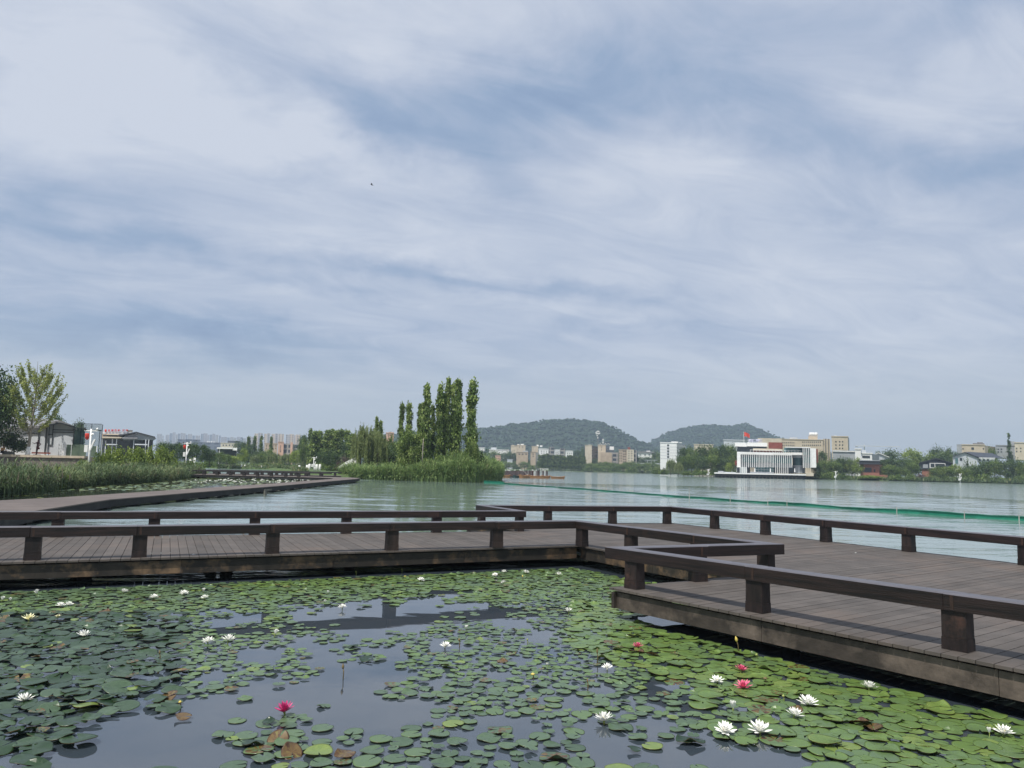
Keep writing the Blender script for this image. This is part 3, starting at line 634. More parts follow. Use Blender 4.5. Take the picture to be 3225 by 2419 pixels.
kind('slim', 3, 'column', 2200, .5, 'leaf', 2.2, 9, .10, .12, .65)
kind('willow', 3, 'willow', 12000, .40, 'leaf_willow', 7, 8, 0.0, .2, .26, 1.6)
kind('conifer', 1, 'cone', 2600, .4, 'leaf_dark', 4, 11, .04, .16)
kind('fresh', 2, 'round', 9000, .36, 'leaf_poplar', 8, 9, .06, .2)
kind('bush', 4, 'bush', 1700, .30, 'leaf', 4, 2.4, 0, .05)
kind('limebush', 2, 'bush', 5200, .28, 'leaf_lime', 4, 3, 0, .05)
kind('purple', 2, 'bush', 1200, .28, 'leaf_purple', 4, 3.4, 0, .08)
kind('roundbush', 1, 'round', 3200, .16, 'leaf_dark', 2.6, 2.0, .12, .07)
TREEN = {}
def tree(k, X, Y, zb, Wd, Ht, label, group=None, cat=None, name=None, rz=None):
    c, t, W, H = KIND[k][TREEN.get(k, 0) % len(KIND[k])]; TREEN[k] = TREEN.get(k, 0)+1
    nm_ = name or {'broad': 'broadleaf_tree', 'dark': 'broadleaf_tree', 'fresh': 'broadleaf_tree', 'lime': 'lime_green_tree', 'poplar': 'poplar_tree', 'slim': 'slim_tree', 'willow': 'willow_tree', 'conifer': 'conifer_tree', 'bush': 'bush', 'limebush': 'bush', 'purple': 'purple_bush', 'roundbush': 'round_bush'}[k]
    root = empty(nm_, label, cat or ('tree' if 'tree' in nm_ else 'bush'), (X, Y, zb), group, random.uniform(0, 6.28) if rz is None else rz)
    root.scale = (Wd/W, Wd/W, Ht/H)
    link(c, 'crown', root); link(t, 'trunk' if 'tree' in nm_ else 'stem', root); return root
def plant(cv, items, group, place, base=.6, fmt=None):
    """items: (kind, x, y_top, width, Y [, y_base]) in crop units; one thing each, called by its kind, place and order along the shore"""
    words = {'fresh': 'fresh green round tree', 'broad': 'leafy green tree', 'dark': 'dark green tree', 'lime': 'yellow-green tree', 'poplar': 'slender poplar', 'slim': 'slim upright tree', 'willow': 'weeping willow', 'conifer': 'pointed dark conifer',
             'bush': 'low green bush', 'limebush': 'light green bush', 'purple': 'purplish brown bush', 'roundbush': 'clipped round bush'}
    cnt = {}; tot = {}
    for it in items: tot[it[0]] = tot.get(it[0], 0)+1
    for it in sorted(items, key=lambda a: a[1]):
        k, x, yt, wd, Y = it[:5]; zb = it[5] if len(it) > 5 else base
        p = pd(*cv(x, yt), Y); q = pd(*cv(x-wd/2, yt), Y); r_ = pd(*cv(x+wd/2, yt), Y)
        cnt[k] = cnt.get(k, 0)+1
        lab = f"{words[k]} {place}" if tot[k] == 1 else f"{ORD[cnt[k]-1]} {words[k]} from the left {place}"
        tree(k, p.x, Y, zb, (r_.x-q.x)*1.06, max(.8, p.z-zb)*1.03, lab, group)

def blades(name, P, Hh, wd, seed, mat, lean=.28, tint=None, plume=0.0):
    """upright curved grass or reed blades: P (n,3) feet, Hh (n,) heights"""
    g = np.random.default_rng(seed); n = len(P); a = g.uniform(0, 2*np.pi, n); d = np.stack([np.cos(a), np.sin(a), np.zeros(n)], 1)
    f = g.uniform(0, 2*np.pi, n); sdv = np.stack([np.cos(f), np.sin(f), np.zeros(n)], 1)*(wd*g.uniform(.6, 1.4, n))[:, None]*.5
    ln = (lean*g.uniform(.1, 1.3, n)*Hh)[:, None]; up = np.array([0, 0, 1.0])
    m1 = P+d*ln*.25+up*(Hh*.55)[:, None]; tp = P+d*ln*1.0+up*(Hh*(1-.12*g.uniform(0, 1, n)))[:, None]
    V = np.stack([P-sdv*.7, P+sdv*.7, m1+sdv, m1-sdv, tp+sdv*.25, tp-sdv*.25], 1).reshape(-1, 3)
    b = np.arange(n)[:, None]*6; F = np.concatenate([b+np.array([0, 1, 2, 3]), b+np.array([3, 2, 4, 5])], 0)
    t = np.clip(g.normal(.38, .17, n), 0, .75) if tint is None else tint; t2 = t+.07
    if plume: k = g.uniform(0, 1, n) < plume; t2 = np.where(k, g.uniform(.84, 1, n), t2)
    return npmesh(name, V, F, np.concatenate([t, t2]), mat)
def leafy_blades(P, Hh, seed, nl=5, L_=.4, wd=.035):
    """arching side leaves of reeds"""
    g = np.random.default_rng(seed); n = len(P)*nl; P2 = np.repeat(P, nl, 0).copy(); H2 = np.repeat(Hh, nl); P2[:, 2] += H2*g.uniform(.25, .95, n)
    a = g.uniform(0, 2*np.pi, n); d = np.stack([np.cos(a), np.sin(a), g.uniform(-.1, 1.3, n)], 1); s = np.stack([-np.sin(a), np.cos(a), np.zeros(n)], 1)*wd*.5; l = (L_*g.uniform(.5, 1.3, n))[:, None]
    mid = P2+d*l*.5; end = P2+d*l*.95+np.array([0, 0, -1])*l*.3
    V = np.stack([P2, mid+s, end, mid-s], 1).reshape(-1, 3); return V, np.arange(4*n).reshape(n, 4)
def reeds(name, label, P, Hh, wd, seed, nl=4, L_=.45, lw=.04, plume=.12, cat='reeds', tint0=.38, mat='reed'):
    g = np.random.default_rng(seed+9); t = np.clip(g.normal(tint0, .14, len(P)), 0, .78)
    st = blades('reeds', P, Hh, wd, seed, mat, .22, t, plume)
    V, F = leafy_blades(P, Hh, seed+1, nl, L_, lw); T = np.clip(np.repeat(t, nl)+g.normal(0, .12, len(F)), 0, .78)
    lf = npmesh('reed_leaves', V, F, T, mat)
    bm_ = bmesh.new(); bm_.from_mesh(st); bm_.from_mesh(lf); bm_.to_mesh(st); bm_.free()
    o = link(st, name); return tag(o, label, cat, kind='stuff')
def smooth_noise(x, y, seed=0):
    r = 0
    for k, (fx, a) in enumerate(((.35, 1), (.9, .6), (2.1, .35))): r += a*math.sin(x*fx+seed*1.7+k*2.1+1.3*math.sin(y*fx*.8+k))*math.cos(y*fx*1.1+seed+k*1.3)
    return r/1.95
# reeds on the near left bank
g = np.random.default_rng(3); P = []; Hh = []
edge = [(-14, 34.5), (-24.6, 36.5), (-27.4, 46.8), (-29.3, 54.3), (-31.4, 70.8), (-35, 84), (-38.4, 98), (-42, 104)]
edge = [(-44, 33.0), (-24.9, 36.2)]+edge[2:]
for i in range(len(edge)-1):
    a, b = Vector(edge[i]), Vector(edge[i+1]); L_ = (b-a).length; nn = Vector((b.y-a.y, -(b.x-a.x))).normalized(); nn = -nn if i else Vector((0, 1))
    cnt = int(L_*(150 if i < 4 else 95))
    for _ in range(cnt):
        t = random.random(); dep = abs(random.gauss(0, 1))*2.4 if i else random.uniform(0, 7); p = a.lerp(b, t)+nn*(dep-.3*smooth_noise(t*L_, 0, 4)+.3)
        if i and dep > 7: continue
        P.append((p.x, p.y, 0.0)); Hh.append((.72+.50*smooth_noise(p.x*1.2, p.y*.7, 2)+.15*min(dep, 5)+random.uniform(-.35, .35))*(1.0 if i < 4 else 1.12))
P = np.array(P); tn = np.array([.50+.26*smooth_noise(q[0]*.55, q[1]*.3, 4) for q in P]); reeds('reeds', 'dense green reeds with mauve plumes along the left bank below the terrace', P, np.array(Hh), .035, 5, 10, .52, .038, .5, tint0=tn)
# island reeds
P = []; Hh = []
isl = [(-24.5, 110), (-20, 103.5), (-16.7, 100.4), (-8.2, 96.8), (-4.5, 97.6), (-2.2, 102.5), (-1.3, 110), (-1.2, 120)]
for i in range(len(isl)-1):
    a, b = Vector(isl[i]), Vector(isl[i+1]); L_ = (b-a).length; nn = Vector((-(b.y-a.y), b.x-a.x)).normalized()
    for _ in range(int(L_*330)):
        t = random.random(); dep = abs(random.gauss(0, 1))*2.2; p = a.lerp(b, t)+nn*dep
        big = max(0, min(1, (p.x+15)/8)); P.append((p.x, p.y, 0.0)); Hh.append(1.25+.6*big+.42*smooth_noise(p.x*3.2, p.y*2, 5)+random.gauss(0, .38)+.42*min(dep, 5)*big)
reeds('reeds', 'tall green reeds fringing the poplar island down to the water', np.array(P), np.array(Hh), .085, 15, 5, .75, .075, .03, tint0=.5, mat='reed_bright')
# grass fringe of the far shores
def fringe(label, pts, n, h, w, name='shore_grass', dep=2.5, tint=.45, z=.3):
    P = []; Hh = []; seg = [((Vector(pts[i+1])-Vector(pts[i])).length) for i in range(len(pts)-1)]; tot = sum(seg)
    for i, L_ in enumerate(seg):
        a, b = Vector(pts[i]), Vector(pts[i+1]); nn = Vector((0, 1))
        for _ in range(int(n*L_/tot)):
            p = a.lerp(b, random.random())+nn*random.uniform(0, dep)*1.0; P.append((p.x, p.y, z)); Hh.append(h*(.75+.35*smooth_noise(p.x*.3, p.y*.3, 8)+random.uniform(-.3, .3)))
    Hh = np.maximum(np.array(Hh), .15); gg = np.random.default_rng(21)
    o = link(blades(name, np.array(P), Hh, w, 31, 'reed', .5, np.clip(gg.normal(tint, .15, len(P)), 0, .8)), name); tag(o, label, 'grass', kind='stuff')
fringe('strip of waterside grass along the right shore in front of the lakeside buildings', [(80.5, 275.5), (119.6, 280.5), (174, 262.8), (230, 246)], 9000, 1.5, .35, dep=6)
fringe('strip of waterside grass along the middle far shore', [(31, 616), (85, 470), (80.5, 275.5)], 5000, 2.0, .7, dep=8)
fringe('ragged bright grass edge of the park across the lagoon', [(-125, 227), (-90, 218.5), (-66, 211.5), (-50, 176), (-34, 124.5)], 9000, 1.0, .3, 'park_edge_grass', 6, .55)

# the right shore
plant(c5, [('dark', 380, 290, 170, 290), ('broad', 470, 268, 190, 295), ('dark', 600, 258, 200, 298), ('broad', 720, 262, 200, 298), ('dark', 830, 258, 190, 296), ('broad', 920, 248, 180, 300),
           ('broad', 430, 370, 170, 284), ('dark', 560, 380, 190, 284), ('broad', 700, 370, 200, 285), ('dark', 850, 390, 190, 285), ('broad', 955, 330, 120, 290), ('willow', 230, 415, 120, 286), ('willow', 320, 450, 110, 281),
           ('lime', 905, 470, 90, 281)], 'wood left of the white finned building', 'in the wood left of the finned building')
plant(c5, [('bush', 70, 515, 110, 300), ('bush', 150, 520, 100, 296), ('bush', 420, 545, 130, 279), ('bush', 530, 540, 140, 279), ('bush', 640, 545, 130, 280), ('bush', 740, 535, 120, 281), ('bush', 970, 520, 90, 283)], 'bushes left of the white finned building', 'left of the white finned building')
plant(c5, [('dark', 1985, 330, 140, 318), ('dark', 1930, 500, 150, 284), ('broad', 2010, 440, 160, 286), ('broad', 2120, 425, 170, 290), ('dark', 2195, 405, 120, 292), ('bush', 1960, 560, 170, 279), ('bush', 2080, 565, 150, 279)],
      'trees right of the white finned building', 'just right of the white finned building')
plant(c6, [('broad', 95, 440, 150, 286), ('dark', 190, 385, 170, 292), ('broad', 290, 395, 170, 290), ('lime', 350, 400, 120, 284), ('dark', 655, 405, 150, 292), ('dark', 760, 380, 200, 290), ('dark', 880, 400, 190, 290),
           ('broad', 700, 470, 170, 284), ('broad', 830, 490, 170, 283), ('broad', 960, 440, 150, 284)], 'trees either side of the brick house', 'around the brick lakeside house')
plant(c6, [('dark', 740, 285, 240, 345), ('lime', 950, 298, 210, 335), ('purple', 1125, 285, 170, 350), ('dark', 1240, 265, 200, 352), ('broad', 1335, 290, 150, 345), ('dark', 1405, 275, 160, 362), ('broad', 1000, 330, 160, 320), ('broad', 1150, 340, 200, 322), ('dark', 1290, 350, 220, 318), ('dark', 590, 320, 90, 340), ('broad', 1840, 272, 120, 385)],
      'tall trees behind the gabled houses', 'behind the dark gabled house')
plant(c6, [('broad', 1235, 480, 170, 279), ('broad', 1340, 490, 190, 280), ('lime', 1455, 475, 170, 281), ('broad', 1560, 500, 150, 280), ('dark', 1650, 480, 170, 281), ('dark', 1770, 455, 190, 280), ('broad', 1880, 420, 190, 279), ('dark', 2000, 410, 210, 279), ('dark', 2120, 405, 180, 278), ('broad', 2200, 430, 150, 274),
           ('bush', 1580, 395, 120, 292), ('bush', 1660, 390, 130, 293), ('bush', 1760, 405, 120, 294), ('conifer', 2040, 143, 110, 330)], 'trees along the right shore', 'near the white gabled house')
plant(c6, [('bush', 60, 545, 130, 277), ('bush', 200, 550, 130, 277), ('bush', 780, 555, 170, 276), ('bush', 940, 575, 170, 276), ('purple', 1065, 560, 110, 275), ('bush', 1190, 580, 150, 274), ('bush', 1300, 575, 150, 273), ('bush', 1440, 590, 160, 272), ('bush', 1590, 590, 180, 271), ('bush', 1750, 560, 190, 270), ('bush', 1900, 590, 180, 269), ('bush', 2020, 600, 160, 268), ('bush', 2150, 590, 180, 267), ('limebush', 500, 590, 300, 276)],
      'bushes along the right shoreline', 'along the right waterline')
# the middle shore
plant(c4, [('slim', 735+i*23.5+random.uniform(-6, 6), 478+random.uniform(-10, 26)+i*1.2, 52, 545) for i in range(23)], 'row of slim trees on the middle shore', 'in the row before the hill', .8)
plant(c4, [('dark', 60, 430, 200, 640), ('broad', 200, 435, 190, 640), ('dark', 330, 445, 200, 640), ('dark', 420, 450, 160, 640), ('broad', 560, 520, 120, 620), ('dark', 1180, 430, 160, 640), ('dark', 1250, 380, 90, 640), ('dark', 1380, 525, 90, 560), ('dark', 1520, 530, 60, 552), ('broad', 1120, 470, 100, 640), ('dark', 1890, 500, 140, 560), ('dark', 2000, 510, 160, 560), ('broad', 2100, 430, 130, 600), ('dark', 1640, 440, 70, 640)],
      'dark trees between the middle buildings', 'between the buildings below the hill', .8)
plant(c4, [('broad', 240, 585, 120, 600), ('bush', 300, 575, 130, 595), ('broad', 380, 570, 130, 590), ('bush', 470, 590, 120, 590), ('broad', 560, 565, 130, 585), ('bush', 640, 580, 130, 580), ('bush', 1260, 585, 120, 545), ('broad', 1340, 590, 130, 530), ('bush', 1430, 600, 130, 515), ('broad', 1520, 600, 130, 505), ('bush', 1610, 605, 130, 495), ('broad', 1700, 595, 130, 485), ('bush', 1800, 600, 130, 476), ('broad', 1890, 595, 130, 478), ('bush', 1980, 600, 130, 490), ('broad', 2060, 600, 120, 500), ('willow', 2130, 615, 120, 470)]+[('broad', 215+i*62+random.uniform(-8, 8), 562+random.uniform(-14, 16), 120, 622-i*1.2) for i in range(9)]+[('broad', 1200+i*64+random.uniform(-8, 8), 572+random.uniform(-12, 18), 130, 560-i*4.5) for i in range(15)],
      'bushes and small trees on the middle shore', 'on the middle shore', .8)
# behind the lagoon, left
plant(cb, [('dark', 40, 205, 190, 150), ('dark', 150, 230, 170, 152), ('dark', 260, 232, 180, 152), ('dark', 380, 222, 180, 155), ('dark', 500, 232, 180, 155), ('dark', 620, 262, 180, 158), ('dark', 720, 300, 170, 160)], 'dark trees behind the second lamp', 'behind the second camera pole', 1.2)
plant(cb, [('broad', 720, 385, 190, 190, .8), ('broad', 850, 362, 190, 196, .8), ('broad', 945, 395, 140, 205, .8), ('bush', 700, 470, 220, 178, .6), ('lime', 1040, 425, 190, 214, .6), ('lime', 1185, 322, 150, 224, .6), ('dark', 1150, 205, 220, 300, .8), ('dark', 1230, 300, 200, 262, .8), ('dark', 1290, 235, 200, 300, .8), ('slim', 1255, 165, 60, 300, .8), ('slim', 1345, 155, 60, 300, .8), ('slim', 1432, 150, 60, 300, .8), ('slim', 1572, 165, 55, 300, .8),
           ('willow', 1345, 400, 150, 232, .6), ('broad', 1450, 372, 180, 236, .6), ('willow', 1590, 372, 170, 232, .6), ('broad', 1700, 395, 150, 240, .6), ('willow', 1790, 385, 180, 226, .6), ('lime', 1920, 345, 170, 222, .6), ('willow', 2030, 335, 190, 216, .6), ('broad', 1530, 330, 200, 262, .6), ('dark', 1390, 340, 170, 262, .6), ('dark', 2030, 130, 190, 262, .6), ('broad', 2130, 250, 190, 235, .6),
           ('bush', 820, 520, 220, 214, .6), ('bush', 1330, 520, 200, 222, .6), ('bush', 1480, 515, 220, 220, .6), ('bush', 1640, 515, 220, 219, .6), ('bush', 1800, 520, 220, 218, .6), ('bush', 1960, 520, 220, 217, .6), ('bush', 2120, 510, 220, 216, .6)],
      'park trees across the lagoon', 'in the park across the lagoon', .6)
plant(c2, [('slim', 1525, 212, 75, 200), ('poplar', 1580, 238, 128, 190), ('poplar', 1645, 225, 128, 195), ('poplar', 1735, 222, 128, 190), ('poplar', 1795, 205, 128, 195), ('poplar', 1855, 230, 128, 190), ('poplar', 1912, 222, 128, 195), ('poplar', 1992, 216, 128, 190), ('poplar', 2050, 268, 128, 180), ('broad', 1440, 275, 120, 205), ('dark', 1690, 300, 200, 200), ('broad', 1850, 320, 220, 198), ('dark', 2000, 330, 200, 185),
           ('dark', 1660, 470, 150, 170), ('dark', 1780, 470, 170, 172), ('purple', 1890, 530, 130, 150), ('purple', 1960, 500, 160, 152), ('bush', 1640, 620, 190, 160), ('bush', 1790, 640, 190, 150)],
      'tall trees left of the weeping willow', 'left of the island', .6)
# the island
plant(c3, [('willow', 335, 676, 260, 108), ('willow', 440, 690, 330, 111), ('willow', 530, 760, 220, 109), ('poplar', 505, 598, 66, 127), ('poplar', 553, 650, 66, 127), ('broad', 640, 800, 170, 126), ('dark', 640, 950, 220, 112), ('dark', 720, 900, 200, 118),
           ('poplar', 800, 458, 76, 104), ('poplar', 885, 430, 104, 103), ('fresh', 885, 722, 300, 101.6), ('poplar', 1010, 455, 80, 103), ('poplar', 1098, 228, 122, 101), ('poplar', 1060, 430, 130, 101.5), ('poplar', 1158, 475, 70, 104), ('poplar', 1242, 212, 108, 102), ('poplar', 1335, 145, 100, 103), ('poplar', 1290, 330, 120, 103),
           ('poplar', 1455, 182, 120, 102), ('poplar', 1400, 225, 100, 105), ('poplar', 1615, 160, 150, 101), ('dark', 1100, 740, 170, 107), ('dark', 970, 880, 170, 104), ('bush', 1080, 960, 220, 100.5), ('bush', 1240, 930, 240, 100.5), ('bush', 1420, 950, 240, 101), ('fresh', 1630, 870, 130, 100), ('bush', 1600, 960, 240, 101.5), ('bush', 1730, 990, 200, 102.5), ('bush', 640, 1060, 230, 104), ('bush', 800, 1080, 220, 103), ('bush', 920, 1090, 200, 102)],
      'trees and bushes on the reedy island', 'on the reedy island')
# bare pale stem in front of the island trees
m = MB(); a = pd(*c3(1030, 1120), 99.5); b = pd(*c3(1046, 850), 99.5); m.tube([(a.x, a.y, .3), a.lerp(b, .5), b], [.085, .065, .035], 7)
t_ = tag(m.build('bare_trunk', 'bark_pale', None, True), 'bare pale tan trunk standing before the dark round tree on the island', 'tree')
# near left bank
plant(c0, [('limebush', 1010, 905, 190, 84), ('limebush', 1110, 915, 200, 86), ('limebush', 1230, 925, 200, 88), ('limebush', 1340, 918, 200, 90), ('limebush', 1450, 912, 200, 92), ('limebush', 1555, 915, 200, 94), ('limebush', 1640, 960, 120, 96), ('bush', 1800, 1030, 170, 98), ('bush', 1900, 1050, 160, 102), ('bush', 945, 940, 90, 83), ('limebush', 800, 1045, 180, 72), ('bush', 640, 1085, 150, 56), ('purple', 760, 1090, 120, 60), ('limebush', 560, 1110, 170, 50), ('bush', 1080, 1060, 180, 72), ('purple', 1230, 1050, 170, 76), ('bush', 1370, 1045, 180, 80), ('purple', 1500, 1040, 150, 86), ('bush', 1640, 1045, 160, 90)],
      'bushes behind the left reeds', 'on the bank behind the left reeds', .1)
plant(c0, [('dark', 540, 622, 170, 135), ('dark', 740, 655, 130, 140)], 'treetops behind the pavilion', 'rising behind the white pavilion roof', 2.2)
p = pd(*c0(150, 788), 91); tree('roundbush', p.x, 91, 2.2, 2.95, p.z-2.15, 'clipped round dark bush beside the whitewashed tree trunk on the terrace', name='round_bush')
kind('bigdark', 1, 'round', 15000, .30, 'leaf_dark', 9, 8, .05, .3)
q = pd(*c0(-190, 125), 86); tree('bigdark', q.x-.3, 86.5, 2.2, 8.6, q.z-2.2, 'large dark leafy tree cut off by the frame beside the pavilion', name='broadleaf_tree', cat='tree', rz=1.0)

# ------------------------------------------------------------------ ginkgo on the terrace
def ginkgo():
    Y = 89.0; b = pd(*c0(262, 996), Y); X = b.x; H = pd(*c0(262, 88), Y).z-2.18; rg = random.Random(11)
    root = empty('ginkgo_tree', 'sparse yellow-green young tree with whitewashed trunk base on the terrace', 'tree', (X, Y, 2.18))
    m = MB(); m.tube([(X, Y, 2.1), (X+.02, Y, 2.5), (X+.05, Y, 3.2)], [.30, .24, .18], 9); m.build('painted_trunk_base', 'whitewash', root, True)
    m = MB(); top = H*.97; tr = [(X+.05, Y, 3.2), (X+.15, Y, 2.18+H*.3), (X+.30, Y+.1, 2.18+H*.6), (X+.25, Y, 2.18+top)]
    m.tube(tr, [.18, .13, .07, .015], 7); P = []; T = []
    W2 = (pd(*c0(600, 300), Y).x-pd(*c0(120, 300), Y).x)/2
    def along(a, b_, n, sp):
        for _ in range(n): t = rg.random(); q = a.lerp(b_, t); P.append((q.x+rg.gauss(0, sp), q.y+rg.gauss(0, sp), q.z+rg.gauss(0, sp))); T.append(min(1, max(0, rg.gauss(.5, .22))))
    for k in range(40):
        f = (k+.5)/40; z = 2.18+H*(.17+.55*f); a = k*2.4; ln = W2*(.62+.75*math.sin(math.pi*min(1, f*.62+.22)))*rg.uniform(.7, 1.08)
        s = Vector((X+.05+.25*min(1, f*1.5), Y, z)); up = H*rg.uniform(.22, .36)*(1-.25*f); e = s+Vector((math.cos(a)*ln*(1-.45*f), math.sin(a)*ln*(1-.45*f), up)); e.z = min(e.z, 2.18+H*rg.uniform(.93, 1.0))
        mid = s.lerp(e, .5)+Vector((math.cos(a), math.sin(a), -.5))*ln*.14
        m.tube([s, mid, e], [.05, .028, .008], 5); along(s.lerp(mid, .5), mid, 40, .11); along(mid, e, 80, .11)
        for j in range(6):
            t = rg.uniform(.3, .98); q = (s.lerp(mid, t*2) if t < .5 else mid.lerp(e, t*2-1)); a2 = a+rg.uniform(-1.4, 1.4); l2 = ln*.22
            e2 = q+Vector((math.cos(a2)*l2*.7, math.sin(a2)*l2*.7, l2*rg.uniform(.7, 1.9))); m.tube([q, e2], [.016, .005], 4); along(q, e2, 34, .08)
    m.build('branches', 'bark_pale', root)
    V, F = leaf_quads(np.array(P), .17, 77, .1, .75); me = npmesh('crown', V, F, np.array(T), 'leaf_sparse'); o = link(me, 'crown', root); o.matrix_parent_inverse = root.matrix_basis.inverted()
ginkgo()

# ------------------------------------------------------------------ buildings
def letter(ch, size, ext, off, loc, mat, parent):
    c = bpy.data.curves.new('roof_character', 'FONT'); c.body = ch; c.size = size; c.extrude = ext; c.offset = off
    t = bpy.data.objects.new('t', c); COL.objects.link(t); dg = bpy.context.evaluated_depsgraph_get(); me = bpy.data.meshes.new_from_object(t.evaluated_get(dg)); bpy.data.objects.remove(t)
    me.materials.clear(); me.materials.append(MAT[mat]); me.transform(Matrix.Translation(loc) @ Matrix.Rotation(R(90), 4, 'X'))
    o = link(me, 'roof_character', parent); o.matrix_parent_inverse = parent.matrix_basis.inverted()
def XZ(cv, x, y, Y): p = pd(*cv(x, y), Y); return p.x, p.z
def skew(X0, X1, Yf, Yb): return (X0+X1)/2*(Yb-Yf)/Yf      # plans sheared along the camera's view lines so the flanks stay hidden
def pxz(mb, pts, Y0, Y1, tint=None):
    """outline in X,Z given front depth, pushed back to Y1"""
    n = len(pts); s_ = skew(min(p[0] for p in pts), max(p[0] for p in pts), Y0, Y1); vs = [(x, Y0, z) for x, z in pts]+[(x+s_, Y1, z) for x, z in pts]
    a = sum(pts[i][0]*pts[(i+1) % n][1]-pts[(i+1) % n][0]*pts[i][1] for i in range(n))
    fs = [tuple(range(n)), tuple(range(n, 2*n))[::-1]]+[(i, n+i, n+(i+1) % n, (i+1) % n) for i in range(n)]
    if a < 0: fs = [f[::-1] for f in fs]
    return mb.add(vs, fs, tint)
def bx(mb, cv, x0, x1, y0, y1, Yf, Yb, zmin=None):
    X0, _ = XZ(cv, x0, (y0+y1)/2, Yf); X1, _ = XZ(cv, x1, (y0+y1)/2, Yf); _, Z0 = XZ(cv, (x0+x1)/2, y1, Yf); _, Z1 = XZ(cv, (x0+x1)/2, y0, Yf)
    if zmin is not None: Z0 = zmin
    X0, X1 = min(X0, X1), max(X0, X1); s_ = skew(X0, X1, Yf, Yb)
    return mb.prism([(X0, Yf), (X1, Yf), (X1+s_, Yb), (X0+s_, Yb)], min(Z0, Z1), max(Z0, Z1))
def part(cv, name, mat, parent, rects, Yf, Yb, zmin=None):
    m = MB()
    for r_ in rects: bx(m, cv, *r_, Yf, Yb, zmin)
    return m.build(name, mat, parent)
def building(name, label, cv, x, Y, cat='building', group=None):
    p = pd(*cv(x, 600), Y); return empty(name, label, cat, (p.x, Y, .8), group)
def windows(cv, parent, xs, ys, w, h, Yf, mat='glass_dark', name='window'):
    for x in xs:
        for y in ys: part(cv, name, mat, parent, [(x-w/2, x+w/2, y-h/2, y+h/2)], Yf-.10, Yf+.05)

